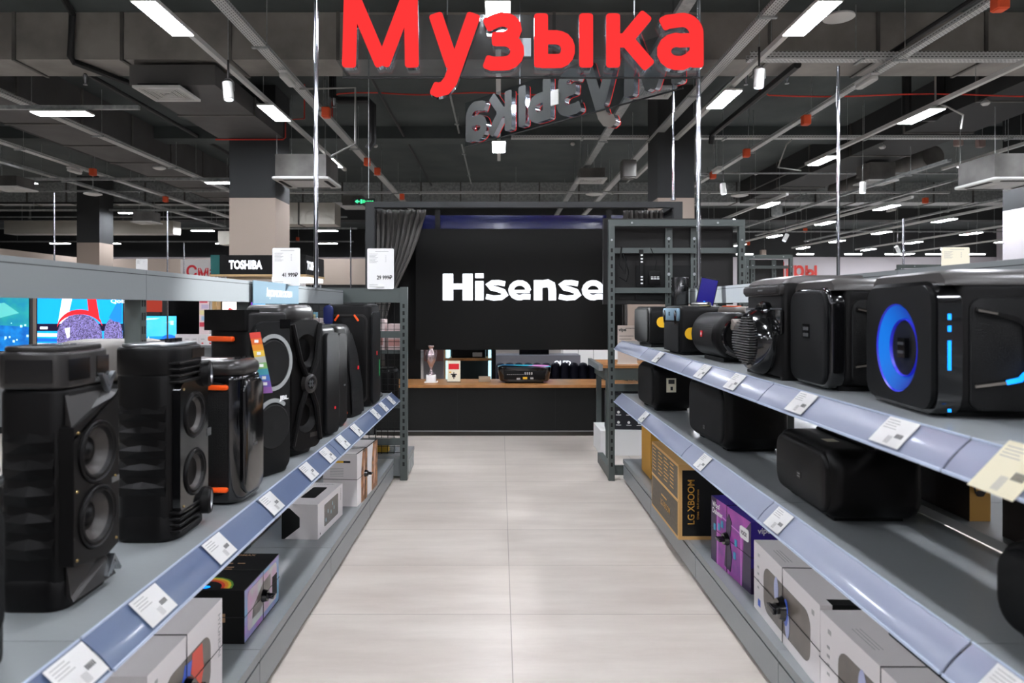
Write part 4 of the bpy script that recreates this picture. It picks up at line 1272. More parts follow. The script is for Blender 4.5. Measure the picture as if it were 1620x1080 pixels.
t, w = stand('column_speaker', 'thin dark column speaker on a round foot at the mesh end of its shelf', 'L', (-.96, 5.36), (-.95, 5.5), .14, ZL, GLS)
b = MB(); b.rbox(w * .9, .14, .03, .64, .06, .02); b.done('cabinet', blk, t)
b = MB(); b.lathe([(.09, 0), (.095, .012), (.08, .03), (.05, .04)], n=28, cap=(1, 1)); b.done('round_foot', dkgrey, t)
t = thing('party_speaker', 'grey-topped rounded speaker showing between the two near towers', 'speaker', (-1.58, 2.78, ZL), .2, 'speakers on the far side of the gondola')
b = MB(); b.rbox(.36, .3, 0, .42, .06, .02); b.done('cabinet', blk, t)
b = MB(); b.rbox(.38, .32, .42, .58, .08, .06); b.done('top_cap', mat('warm_grey_plastic', '77726d', .45), t)

# ================================================================ upper tier of the double-shelf gondola
def barrel(t, w, d, h, r, m=blk, z0=.0, e=.03, name='cabinet'):
    b = MB(); b.rbox(d, h, -w / 2, w / 2, r, e, 'x', (0, z0 + h / 2), n=7)
    return b.done(name, m, t)
pale_blue = mat('pale_blue_plate', '6d8797', .35)
t, w = stand('boombox_speaker', 'black boombox with yellow stickers at the rack end of the upper tier', 'R', (1.04, 4.75), (1.03, 5.2), .24, ZU, GRU)
d, h = .24, .285
b = MB(); b.rbox(w, h - .02, -d / 2, d / 2, .05, .02, 'y', (0, .02 + (h - .02) / 2)); b.done('cabinet', blk, t)
b = MB(); b.rbox(w * .9, h * .82, -d / 2 - .012, -d / 2 + .01, .03, .006, 'y', (0, h * .53)); b.done('front_grille', grl_r, t)
b = MB(); b.rbox(.1, .075, w / 2, w / 2 + .002, .036, 0, 'x', (-.02, h * .62)); b.rbox(.07, .04, h - .0, h + .0015, .018, 0, 'z', (w * .2, .08)); b.done('sticker', yel, t, smooth=0, label='yellow rounded sticker')
MB().box(-w * .4, w * .4, -d * .4, d * .4, 0, .022).done('foot', blk_m, t, smooth=0)
t, w = stand('boombox_speaker', 'black boombox with a pale handle plate and yellow stickers, second from the rack', 'R', (1.055, 3.98), (1.05, 4.36), .25, ZU, GRU)
d, h = .25, .29
b = MB(); b.rbox(w, h - .01, -d / 2, d / 2, .035, .02, 'y', (0, .01 + (h - .01) / 2)); b.done('cabinet', blk, t)
b = MB(); b.rbox(w * .86, h * .62, -d / 2 - .01, -d / 2 + .01, .012, .004, 'y', (0, h * .36)); b.done('front_grille', grl, t)
b = MB(); b.rbox(w * .88, h * .26, -d / 2 - .016, -d / 2 + .01, .02, .005, 'y', (0, h * .82)); b.k = 1
for s in (-1, 1): b.loft([[(s * w * .33 + u * .03, -d / 2 - .0165, h * .8 + v * .045 * (1 - .3 * v)) for u, v in circ(1, 14)], [(s * w * .33 + u * .026, -d / 2 - .018, h * .8 + v * .04 * (1 - .3 * v)) for u, v in circ(1, 14)]])
b.text('121', .03, (-.03, -d / 2 - .0168, h * .8), bold=.03)
b.done('handle_plate', [pale_blue, blk_g], t)
b = MB(); b.rbox(.085, .07, w / 2, w / 2 + .002, .034, 0, 'x', (-.06, h * .44)); b.done('sticker', yel, t, smooth=0, label='yellow rounded sticker')
b = MB(); b.rbox(.09, .04, h, h + .002, .018, 0, 'z', (w * .36, .03)); b.k = 1; b.box(w * .27, w * .45, .026, .034, h + .002, h + .003); b.done('top_sticker', [mat('cream_sticker', 'd8c684', .5), ink], t, smooth=0)
b = MB(); b.tube([(-w * .42, .05, h), (-w * .42, .05, h + .01), (w * .42, .05, h + .01), (w * .42, .05, h)], .013); b.done('carry_handle', dkgrey, t)
MB().box(-w * .4, w * .4, -d * .4, d * .4, 0, .012).done('foot', blk_m, t, smooth=0)
t, w = stand('boombox_speaker', 'rounded black boombox with red badge and orange-topped carry handle', 'R', (1.085, 3.42), (1.075, 3.86), .24, ZU, GRU)
d, h = .24, .255
b = MB(); b.rbox(d, h - .015, -w / 2, w / 2, .105, .04, 'x', (0, .015 + (h - .015) / 2), n=8); b.done('cabinet', blk, t)
b = MB()
ls = []
for i in range(11):
    a = math.radians(-62 + 124 * i / 10)
    ls.append([(x, -math.cos(a) * (d / 2 + .006), .015 + (h - .015) / 2 + math.sin(a) * ((h - .015) / 2 + .004)) for x in (-w * .4, w * .36)])
b.loft([[l[0], l[1]] for l in ls], (0, 0), False); b.done('front_grille', grl_r, t)
b = MB(); b.lathe([(.105, 0), (.1, .012), (.088, .014), (.08, -.004), (.05, -.01), (.0005, -.012)], (w / 2 - .002, .01, .135), (1, 0, 0), 32, sc=(1, 1)); b.done('end_radiator', blk_g, t)
b = MB(); b.tube([(w / 2 + .0, .07, .06), (w / 2 + .028, .05, .035), (w / 2 + .03, -.03, .035), (w / 2 + .012, -.075, .06)], .008); b.done('end_rim', dkgrey, t)
b = MB(); b.tube([(w / 2 + .0, .05, .2), (w / 2 + .02, .05, .225), (w / 2 - .03, .05, h + .012), (-w / 2 + .03, .05, h + .012), (-w / 2, .05, .2)], .02, 12); o = b.done('carry_handle', mat('handle_grey', '6d6661', .35), t)
b = MB(); b.cyl((w / 2 + .02, -.05, .195), (w / 2 + .022, .1, .195), .028, n=16); b.done('handle_grip', mat('grip_grey', '7d746d', .3), o)
b = MB(); b.rbox(w * .5, .03, h + .03, h + .034, .012, 0, 'z', (-.04, .05)); b.done('handle_inlay', orange, o)
b = MB(); b.box(-.012, .012, -d / 2 - .0085, -d / 2 - .004, .125, .157); b.k = 1; b.box(-.005, .005, -d / 2 - .009, -d / 2 - .0085, .134, .148); b.done('badge', [red, white], t, smooth=0)
MB().box(-w * .35, w * .35, -d * .25, d * .25, 0, .02).done('foot', blk_m, t, smooth=0)

t, w = stand('mini_system_speaker', 'big black speaker with a bulging oval ribbed woofer and blue display', 'R', (1.085, 2.62), (1.085, 3.0), .32, ZU, GRU)
d, h = .32, .405
b = MB(); b.rbox(w, d, .0, h - .03, .02, .006); b.done('cabinet', blk, t)
b = MB(); b.loft([[(u, v + o_, z) for u, v in rr(w, dd, .02)] for z, dd, o_ in ((h - .03, d, 0), (h - .012, d * .94, .01), (h, d * .78, .03))]); b.done('sloped_top', mat('satin_grey_top', '4f4b4a', .3), t)
b = MB(); b.rbox(w * .98, .045, -d / 2 - .012, -d / 2 + .01, .01, .004, 'y', (0, h - .055)); b.rbox(w * .96, .028, -d / 2 - .02, -d / 2 + .01, .01, .004, 'y', (0, h - .054)); b.k = 1; b.box(-.01, .04, -d / 2 - .0205, -d / 2 - .02, h - .058, h - .052); b.k = 2; b.text('VIPE', .022, (-w * .3, -d / 2 - .0005, h - .105), bold=.02); b.done('disc_slot', [dkgrey, steel, ink], t)
b = MB(); b.rbox(w * .98, .1, -d / 2 - .006, -d / 2 + .01, .01, .003, 'y', (0, h - .18)); b.k = 1; b.box(-w * .5, w * .5, -d / 2 - .008, -d / 2 - .004, h - .132, h - .126); b.k = 2
for x, z in ((.02, .235), (.035, .225), (.03, .215), (.05, .22)): b.box(x, x + .009, -d / 2 - .0066, -d / 2 - .006, z, z + .012)
b.done('display_panel', [blk_g, steel, blue_led], t)
cz = .145
b = MB(); b.lathe([(.135, -.005), (.135, .012), (.128, .04), (.112, .066), (.1, .07)], (-.0, -d / 2, cz), (0, -1, 0), 40, sc=(1, 1.02)); b.done('woofer_horn', blk_g, t)
b = MB()
for i in range(19):
    z = -.095 + i * .0105
    q = math.sqrt(max(.0001, .1 ** 2 - z * z))
    b.rbox(2 * q, .006, -d / 2 - .078 - .02 * (1 - (z / .1) ** 2), -d / 2 - .06, .003, .0015, 'y', (0, cz + z), n=2)
b.lathe([(.1, .06), (.08, .068), (.0005, .072)], (0, -d / 2, cz), (0, -1, 0), 32)
b.done('ribbed_grille', mat('grille_grey', '3b3b3a', .45), t)
b = MB(); b.lathe([(.05, -.004), (.05, .02), (.04, .03), (.025, .02), (.0005, .02)], (w * .12, -d / 2 - .01, .255), (.1, -1, .1), 28); b.done('tweeter_horn', blk_g, t)
b = MB(); b.box(-w * .49, w * .49, -d * .5, d * .48, 0, .012); b.done('foot', blk_m, t, smooth=0)

def partybox(label, N, F, d, h, z, lit, group):
    t, w = stand('party_speaker', label, 'R', N, F, d, z, group)
    b = MB(); b.rbox(w, h - .012, -d / 2 + .03, d / 2, .05, .02, 'y', (0, .012 + (h - .012) / 2), n=6); b.done('cabinet', blk, t)
    # front hood: lighter sloping top shell
    b = MB(); b.loft([[(x, y, zz) for x, zz in [(-w / 2 - o_ * .4, h - .036), (-w / 2 - o_ * .4, h - .022), (-w / 2 + .022, h + zt), (w / 2 - .022, h + zt), (w / 2 + o_ * .4, h - .022), (w / 2 + o_ * .4, h - .036)]] for y, o_, zt in ((-d / 2 - .004, .0, -.004), (-d / 2 + .02, .006, .004), (d / 2 - .02, .006, .004), (d / 2, 0, -.004))]); b.done('top_shell', mat('warm_shell', '383533', .32), t, smooth=60)
    R = h * .285
    cz = h * .45
    b = MB()
    if lit: b.plate([(u, v + h * .475) for u, v in rr(w * .985, h * .92, .06, 6)], [circ(R * 1.165, 40, 0, cz)], -d / 2 - .018, -d / 2 + .04)
    else: b.rbox(w * .985, h * .92, -d / 2 - .018, -d / 2 + .04, .06, .012, 'y', (0, h * .475), n=6)
    b.done('front_bezel', blk_g, t)
    if lit:
        b = MB(); b.plate([(u, v + h * .475) for u, v in rr(w * .93, h * .86, .05, 6)], [circ(R * 1.16, 40, 0, cz)], -d / 2 - .03, -d / 2 - .014); b.done('front_grille', grl, t)
        b = MB(); b.lathe([(R * 1.16, .0), (R * 1.12, -.006)], (0, -d / 2 - .03, cz), (0, -1, 0), 48); b.done('outer_light_rim', blue_dim, t)
        b = MB(); b.lathe([(R * 1.12, -.004), (R * .76, -.026)], (0, -d / 2 - .03, cz), (0, -1, 0), 48)
        b.done('light_ring', ring_mat(), t)
        b = MB(); b.lathe([(R * .78, -.026), (R * .75, -.018), (R * .72, -.026)], (0, -d / 2 - .03, cz), (0, -1, 0), 48); b.done('inner_light_rim', blue_dim, t)
        b = MB(); b.lathe([(R * .77, -.027), (R * .6, -.022), (R * .3, -.026), (.0005, -.027)], (0, -d / 2 - .03, cz), (0, -1, 0), 32); b.done('woofer_cover', grl, t)
        b = MB()
        for k in (-1, 1): b.box(-.012, .012, -d / 2 - .02, -d / 2 - .016, cz + k * .012 - .004, cz + k * .012 + .004)
        b.k = 1; b.box(-.02, .02, -d / 2 - .016, -d / 2 + .0, cz - .028, cz + .028); b.done('badge', [steel, blk_g], t, smooth=0)
    else:
        b = MB(); b.rbox(w * .93, h * .86, -d / 2 - .03, -d / 2 - .01, .05, .01, 'y', (0, h * .475), n=6); b.done('front_grille', grl, t)
        b = MB(); b.box(-.03, .03, -d / 2 - .032, -d / 2 - .03, h * .46, h * .46 + .05); b.k = 1
        for k in (0, .022): b.box(-.022, .022, -d / 2 - .0325, -d / 2 - .032, h * .46 + .006 + k, h * .46 + .018 + k)
        b.done('badge', [blk_g, steel], t, smooth=0)
    # side towards the camera: ribbed panel with angular handle recess
    b = MB(); b.rbox(d * .8, h * .76, w / 2 - .01, w / 2 + .006, .03, .004, 'x', (.025, h * .44)); b.done('side_grille', grl_r, t)
    b = MB()
    b.ribbon([(-.07, h * .74), (.02, h * .68), (.044, h * .64), (.052, h * .34), (.035, h * .28), (-.07, h * .23)], .012, w / 2 + .009, w / 2 + .004, 'x', (0, 0, 0))
    b.done('handle_recess_ridge', blk, t)
    b = MB(); b.ribbon([(-.072, h * .225), (.0, h * .252)], .006, w / 2 + .0115, w / 2 + .008, 'x', (0, 0, 0)); b.done('ridge_trim', mat('warm_trim_b', '6a645d', .3), t)
    b = MB(); b.ribbon([(-.065, h * .735), (-.02, h * .71)], .005, w / 2 + .0115, w / 2 + .008, 'x', (0, 0, 0)); b.done('ridge_trim', mat('warm_trim', '5a554f', .3), t)
    if lit:
        b = MB(); b.ribbon([(.0, h * .255), (.032, h * .275), (.05, h * .33), (.051, h * .47)], .012, w / 2 + .0115, w / 2 + .007, 'x', (0, 0, 0)); b.done('side_light', blue_led2, t)
        for z0, z1 in ((.4, .6), (.66, .7), (.74, .78), (.12, .14)):
            MB().box(w * .4925, w * .4925 + .002, -d / 2 + .004, -d / 2 + .012, h * z0 - h * .07, h * z1 - h * .07).done('edge_light', blue_led2, t, smooth=0)
    for s in (-1, 1): MB().box(s * w * .3 - .03, s * w * .3 + .03, -d * .4, d * .4, 0, .02).done('foot', blk_m, t, smooth=0)
    return t
def ring_mat():
    """ring glow: brighter on one side, as the speaker's own LEDs light it"""
    m = mat('ring_light', '0a78ff', .5, emit=.8, spec=.05)
    m.node_tree.nodes['Principled BSDF'].inputs['Base Color'].default_value = (.01, .01, .02, 1)
    nt = m.node_tree
    tc = nt.nodes.new('ShaderNodeTexCoord'); sp = nt.nodes.new('ShaderNodeSeparateXYZ'); rp = nt.nodes.new('ShaderNodeMapRange'); cr = nt.nodes.new('ShaderNodeValToRGB')
    nt.links.new(tc.outputs['Object'], sp.inputs[0]); nt.links.new(sp.outputs[0], rp.inputs[0])
    rp.inputs[1].default_value = -.1; rp.inputs[2].default_value = .08
    nt.links.new(rp.outputs[0], cr.inputs[0])
    cr.color_ramp.elements[0].color = lin('0a86ff'); cr.color_ramp.elements[1].color = lin('1414a0')
    nt.links.new(cr.outputs[0], nt.nodes['Principled BSDF'].inputs['Emission Color'])
    return m
partybox('black party speaker with ribbed side and unlit front between the oval-woofer and blue-ringed speakers', (1.115, 2.27), (1.13, 2.6), .27, .375, ZU, False, GRU)
partybox('large black party speaker with a glowing blue ring on its front', (1.125, 1.72), (1.17, 2.13), .27, .375, ZU, True, GRU)

# ================================================================ lower tier
def case_speaker(label, N, F, d, h, badge=True, sticker=None, m=grl):
    t, w = stand('boombox_speaker', label, 'R', N, F, d, ZR, GRL)
    b = MB(); b.rbox(w, h - .012, -d / 2, d / 2, .07, .04, 'y', (0, .012 + (h - .012) / 2), n=7); b.done('cabinet', blk, t)
    b = MB(); b.rbox(w * .9, h * .84, -d / 2 - .008, -d / 2 + .04, .06, .016, 'y', (0, h * .52), n=6); b.done('front_grille', m, t)
    b = MB(); b.tube([(-w * .4, .0, h - .004), (-w * .36, .0, h + .004), (w * .36, .0, h + .004), (w * .4, .0, h - .004)], .011); b.done('carry_handle', blk_m, t)
    if badge:
        b = MB(); b.rbox(.035, .024, -d / 2 - .0095, -d / 2 - .008, .004, 0, 'y', (0, h * badge)); b.k = 1
        for k in (-.005, .005): b.box(-.01, .01, -d / 2 - .01, -d / 2 - .0095, h * badge + k - .002, h * badge + k + .002)
        b.done('badge', [dkgrey, steel], t, smooth=0)
    if sticker == 'side':
        b = MB(); b.box(w / 2, w / 2 + .001, -d * .2, d * .04, h * .42, h * .72); b.k = 1; b.box(w / 2 + .001, w / 2 + .0015, -d * .15, 0, h * .6, h * .69); b.box(w / 2 + .001, w / 2 + .0015, -d * .1, -d * .04, h * .46, h * .54); b.done('sticker', [cream, ink], t, smooth=0)
    if sticker == 'top':
        b = MB(); b.box(w * .05, w * .15, -d * .3, -d * .16, h, h + .001); b.done('sticker', cream, t, smooth=0)
    for s in (-1, 1): MB().box(s * w * .3 - .03, s * w * .3 + .03, -d * .38, d * .38, 0, .018).done('foot', blk_m, t, smooth=0)
    return t
case_speaker('black case-shaped speaker with a cream sticker at the rack end of the lower tier', (1.053, 4.66), (1.03, 5.1), .28, .32, False, 'side')
case_speaker('black case-shaped speaker with a small badge above the LG carton', (1.1, 3.32), (1.075, 3.9), .32, .335, .25, None, grl)
case_speaker('long black leathery case speaker standing above the purple and white cartons', (1.085, 2.225), (1.1, 2.73), .3, .245, .45, 'top', blk)
case_speaker('black mesh-covered speaker at the camera end of the lower tier, cut by the photo edge', (1.09, 1.12), (1.115, 1.55), .26, .21, False)
# ================================================================ cartons on the base shelves
GBL, GBR = 'cartons on the base of the single-shelf gondola', 'cartons on the base of the double-shelf gondola'
def carton(label, side, N, F, d, h, mats, paint, z=ZB):
    """paint(b, w, d, h) adds the printing: slot 0 is the carton itself"""
    t, w = stand('product_carton', label, side, N, F, d, z, GBL if side == 'L' else GBR, 'carton')
    b = MB(); b.box(-w / 2, w / 2, -d / 2, d / 2, 0, h)
    paint(b, w, d, h)
    b.done('printed_carton', mats, t, smooth=0)
    return t, w, d, h
E0 = .0008
def fr(b, k, pts, d, o=1):
    """flat print on the front face"""
    b.k = k
    b.prism(pts, -d / 2 - E0 * o, -d / 2, 'y')
def frr(b, k, cx, cz, w, h, r, d, o=1):
    fr(b, k, [(cx + u, cz + v) for u, v in rr(w, h, r)], d, o)
def lock(t, w, d, h, x, z, R=.032, cord_x=True):
    b = MB(); b.cyl((x, -d / 2 - .022, z), (x, -d / 2 - .001, z), R * .8, R, n=20); b.cyl((x, -d / 2 - .042, z), (x, -d / 2 - .022, z), R * .4, R * .45, n=14); b.rbox(R * 1.5, R * .5, -d / 2 - .05, -d / 2 - .036, .006, .003, 'y', (x, z))
    o = b.done('security_lock', blk_g, t)
    b = MB()
    e = .0025
    b.tube([(x, -d / 2 - e, z), (x, -d / 2 - e, h + e), (x, d / 2 + e, h + e)], .0016, 5)
    b.tube([(x, -d / 2 - e, z), (x, -d / 2 - e, e)], .0016, 5)
    b.tube([(x, -d / 2 - e, z), (w / 2 + e, -d / 2 - e, z), (w / 2 + e, d / 2, z)], .0016, 5)
    b.tube([(x, -d / 2 - e, z), (-w / 2 - e, -d / 2 - e, z), (-w / 2 - e, d / 2, z)], .0016, 5)
    b.done('security_wire', ink, o)
win = mat('carton_window', '5f574f', .3, coat=.3, var=(9, '4b443e'))
bluep = mat('print_blue', '3f62c8', .35)
lilac = mat('print_lilac', 'b9bfe0', .45)
redp = mat('print_red', 'd4503f', .45)
redo = mat('print_orange', 'f2562a', .45)
# white carton with red window
def p(b, w, d, h):
    frr(b, 1, .0, h * .45, w * .62, h * .62, .05, d)
    fr(b, 2, [(-w * .28, h * .2), (-w * .1, h * .2), (-w * .04, h * .5), (-w * .16, h * .6), (-w * .27, h * .5)], d, 2)
    fr(b, 3, [(w * .02, h * .55), (w * .16, h * .3), (w * .2, h * .45), (w * .18, h * .74), (w * .04, h * .74)], d, 2)
    fr(b, 4, [(-w * .1, h * .55), (0, h * .5), (.02, h * .68), (-w * .06, h * .7)], d, 2)
    b.k = 5; b.text('HYUNDAI', .026, (w * .43, -d / 2 - .001, h * .86), (0, 0, -1), (1, 0, 0), bold=.02, w=h * .5)
    b.k = 6; b.loft([[(u + .02, v + .0, h + z) for u, v in rr(w * .55, d * .4, .02)] for z in (0, .0008)])
    b.k = 3; b.loft([[(u + .1, v + .03, h + z) for u, v in rr(w * .18, d * .2, .02)] for z in (.0008, .0014)])
    b.k = 5; b.box(-w * .42, -w * .39, -d / 2 - .001, -d / 2, h * .84, h * .88)
c_ = carton('white carton with a red and orange window, frontmost on its base shelf', 'L', (-.93, 1.8), (-.93, 2.285), .34, .285, [wbox, win, redo, redp, bluep, ink_g, ink], p)
lock(*c_, -.02, .13)
# black carton with rainbow
holo = mat('holographic_print', 'b07ac0', .25, coat=.5, var=(7, '6fa6c8'))
holo2 = mat('holographic_pale', 'b8c8bc', .25, coat=.4, var=(8, 'c79ab8'))
rb = [mat('rb_%d' % i, c, .5) for i, c in enumerate(('e0432c', 'f0902a', 'e8d23a', '5c8f3a'))]
def p(b, w, d, h):
    b.k = 1; b.box(-w / 2 + .002, w / 2 - .002, -d / 2 - E0, -d / 2, .004, h - .004)
    frr(b, 2, 0, h * .52, w * .84, h * .76, .02, d, 2)
    fr(b, 3, [(-w * .3, h * .3), (-w * .1, h * .28), (w * .22, h * .5), (w * .22, h * .78), (0, h * .76), (-w * .28, h * .5)], d, 3)
    b.k = 0; b.box(w * .28, w * .42, -d / 2 - .003, -d / 2, h * .22, h * .66)
    for i, (r0, r1) in enumerate(((.064, .076), (.076, .088), (.088, .098), (.098, .106))):
        b.k = 4 + i
        P = [(-w * .46 + r * math.sin(math.radians(a)), -.02 + r * math.cos(math.radians(a))) for r in (r0,) for a in range(0, 181, 18)]
        Q = [(-w * .46 + r1 * math.sin(math.radians(a)), -.02 + r1 * math.cos(math.radians(a))) for a in range(0, 181, 18)]
        for j in range(10):
            b.poly([(P[j][0], P[j][1], h + .001), (P[j + 1][0], P[j + 1][1], h + .001), (Q[j + 1][0], Q[j + 1][1], h + .001), (Q[j][0], Q[j][1], h + .001)])
    b.k = 8; b.loft([[(-w * .46 + .012 + .012 * u, -.02 + .02 * v, h + z) for u, v in circ(1, 12)] for z in (0, .001)])
    b.k = 9; b.text('SOUNDMAX', .024, (w * .42, .06, h + .001), (0, -1, 0), (1, 0, 0), bold=.02, w=.15)
    for i in range(3): b.box(w * .18 + i * .002, w * .21, .02 - i * .05, .05 - i * .05, h, h + .001)
    for i in range(2): b.box(w * .08 - .02 * i, w * .1 - .02 * i, -.05, -.02, h, h + .001)
    b.k = 9; b.box(-w / 2 - .001, -w / 2, -d * .3, -d * .22, h * .4, h * .56)
c_ = carton('black carton with a rainbow arc on top and a shimmering front, behind the red-window carton', 'L', (-.955, 2.55), (-.95, 2.93), .36, .2, [blk_m, holo, holo2, win] + rb + [blue_led2, mat('gold_pale', 'b08a66', .5)], p)
lock(*c_, -.0, .1, .026)
# small white carton with window
dots_b = mat('dots_blue', '9fc3cf', .4)
def p(b, w, d, h):
    frr(b, 1, w * .02, h * .5, w * .56, h * .64, .012, d)
    b.k = 2
    for i, (x, z) in enumerate(((-.2, .35), (-.12, .55), (0, .45), (.06, .66), (.12, .5))): b.loft([[(w * x + .006 * u, -d / 2 - .0016 - q, h * z + .012 * v) for u, v in circ(1, 10)] for q in (0, .0004)])
    b.k = 3; b.loft([[(u + .01, v, h + q) for u, v in rr(w * .5, d * .42, .012)] for q in (0, .0008)])
    b.loft([[(-w / 2 - q, y, z) for y, z in ((d * .5, 0), (d * .5, h * .88), (d * .28, h * .88), (d * .0, h * .62), (0, h * .34), (d * .42, 0))] for q in (0, .0008)])
    b.k = 4; b.text('HYUNDAI', .016, (w * .4, -d / 2 - .001, h * .9), (0, 0, -1), (1, 0, 0), bold=.02); b.box(-w * .42, -w * .4, -d / 2 - .001, -d / 2, h * .08, h * .13); b.text('HYUNDAI', .02, (w * .4, .05, h + .001), (0, -1, 0), (1, 0, 0), w=.11)
c_ = carton('small white carton with a black hexagon on its end', 'L', (-.985, 3.69), (-.955, 4.14), .2, .19, [wbox, win, dots_b, blk_m, ink], p)
# two tall white cartons with an orange-brown picture
brown = mat('print_brown', 'b0743c', .45, var=(20, '3f2a1c'))
skin = mat('print_skin', 'c9a48c', .45, var=(16, '8d5c46'))
for i, (N, F, lb) in enumerate((((-.9, 4.3), (-.88, 4.52), 'tall white carton with a brown picture strip and a black lock'), ((-.885, 4.57), (-.87, 4.84), 'lockless tall white carton with a brown picture strip at the mesh end'))):
    def p(b, w, d, h):
        fr(b, 1, [(-w * .1, 0), (w * .5, 0), (w * .5, h), (w * .05, h), (-w * .1, h * .6)], d)
        fr(b, 2, [(w * .05, h * .1), (w * .2, h * .1), (w * .35, h * .95), (w * .15, h * .95)], d, 2)
        b.k = 3; b.box(-w / 2, w / 2, -d * .5, d * .5, h, h + .0008); b.k = 0; b.box(-w * .5, w * .4, -d * .46, d * .46, h + .0008, h + .0012)
        b.k = 4; b.box(-w / 2 - .001, -w / 2, -d * .18, d * .24, h * .83, h * .87)
        b.k = 3; b.box(-w / 2 - .0015, -w / 2, -d * .3, -d * .1, h * .83, h * .87)
        b.k = 5
        for q in range(6): b.box(-w / 2 - .001, -w / 2, -d * .1, d * .3, h * (.72 - q * .03), h * (.728 - q * .03))
    c_ = carton(lb, 'L', N, F, .22, .33 - .01 * i, [wbox, brown, skin, ink, yel, ink_g], p)
    if i == 0: lock(*c_, .06, .17, .024)

# ---- double-shelf gondola
kd = mat('kraft_dark_print', '4d463c', .6, var=(60, '5b5142'))
def p(b, w, d, h):
    for z0, z1 in ((.015, h * .49), (h * .53, h - .015)):
        b.k = 1; b.box(-w / 2 + .012, w / 2 - .02, -d / 2 - E0, -d / 2, z0, z1)
    b.k = 2
    for r in range(7):
        for q in range(4): b.box(-w * .44 + q * w * .22, -w * .44 + q * w * .22 + w * (.12 + .05 * ((r * q) % 3) / 2), -d / 2 - .0016, -d / 2, h * (.92 - r * .052), h * (.933 - r * .052))
    b.text('LG XBOOM', .05, (-w * .12, -d / 2 - .0018, h * .2), bold=.01, w=w * .34); b.box(-w * .1, w * .1, -d / 2 - .0016, -d / 2, h * .34, h * .36)
    b.k = 0; b.box(-w / 2, w / 2, -d / 2 - .002, -d / 2, h * .495, h * .525)
    b.k = 3; b.box(w / 2, w / 2 + E0, -d / 2 + .02, d / 2 - .004, .02, h - .03)
    b.k = 4; b.text('LG XBOOM', .052, (w / 2 + .0016, -d / 2 + .085, h * .2), (0, 0, 1), (0, -1, 0), bold=.012, w=h * .6); b.text('ON66   Hi-Fi система', .016, (w / 2 + .0016, -d / 2 + .11, h * .27), (0, 0, 1), (0, -1, 0), w=h * .4)
carton('large kraft LG XBOOM carton with dark printed panels overhanging the base shelf', 'R', (.965, 3.69), (.965, 4.34), .3, .405, [kraft, kd, gold, blk_m, gold], p)
pur = mat('purple_print', 'b04aa8', .4, var=(9, '7a3590'))
pur_l = mat('pink_light_print', 'd98ad8', .4)
pur_d = mat('purple_dark_print', '2c1a3f', .4)
cyanp = mat('cyan_print', '3fa9c4', .4)
indigo = mat('indigo_print', '33208a', .4)
def p(b, w, d, h):
    b.k = 1; b.box(-w / 2, w / 2, -d / 2 - E0, -d / 2, 0, h)
    fr(b, 3, [(-w * .5, 0), (-w * .36, 0), (-w * .36, h), (-w * .5, h)], d, 2)
    fr(b, 3, [(w * .3, 0), (w * .5, 0), (w * .5, h), (w * .34, h * .8)], d, 2)
    for x in (-.33, -.05, .27): fr(b, 2, [(w * x, 0), (w * (x + .02), 0), (w * (x + .02), h * .78), (w * x, h * .8)], d, 3)
    fr(b, 2, [(-w * .3, h * .78), (w * .29, h * .72), (w * .29, h * .74), (-w * .3, h * .8)], d, 3)
    fr(b, 3, [(-w * .13, h * .08), (w * .02, h * .06), (w * .06, h * .3), (-.0, h * .5), (w * .05, h * .8), (-w * .02, h * .9), (-w * .08, h * .78), (-w * .1, h * .4)], d, 4)
    for x, z in ((-.3, .55), (-.22, .62), (.1, .3), (.13, .5), (-.42, .5)): fr(b, 4, [(w * x, h * z), (w * (x + .05), h * z), (w * (x + .05), h * (z + .1)), (w * x, h * (z + .1))], d, 5)
    frr(b, 6, w * .36, h * .78, w * .2, h * .17, .012, d, 6)
    b.k = 7; b.text('VOOX', .026, (w * .29, -d / 2 - .0056, h * .755), bold=.03, w=w * .14)
    b.k = 6; b.text('Woof', .036, (-w * .46, -d / 2 - .003, h * .86), bold=.03); b.text('Dabster', .036, (-w * .46, -d / 2 - .003, h * .76), bold=.03, w=w * .28)
    b.k = 5; b.box(w / 2, w / 2 + E0, -d / 2, d / 2, 0, h)
    b.k = 3; b.box(w / 2, w / 2 + .0012, -d / 2, d / 2, 0, h * .36)
    b.k = 6; b.text('vipe', .036, (w / 2 + .002, -d / 2 + .03, h * .84), (0, 1, 0), (0, 0, 1), bold=.02)
c_ = carton('purple carton with a guitarist picture and black lock between the kraft and white cartons', 'R', (1.1, 2.99), (1.06, 3.42), .24, .315, [indigo, pur, pur_l, pur_d, cyanp, indigo, white, ink], p)
lock(*c_, -.03, .16)
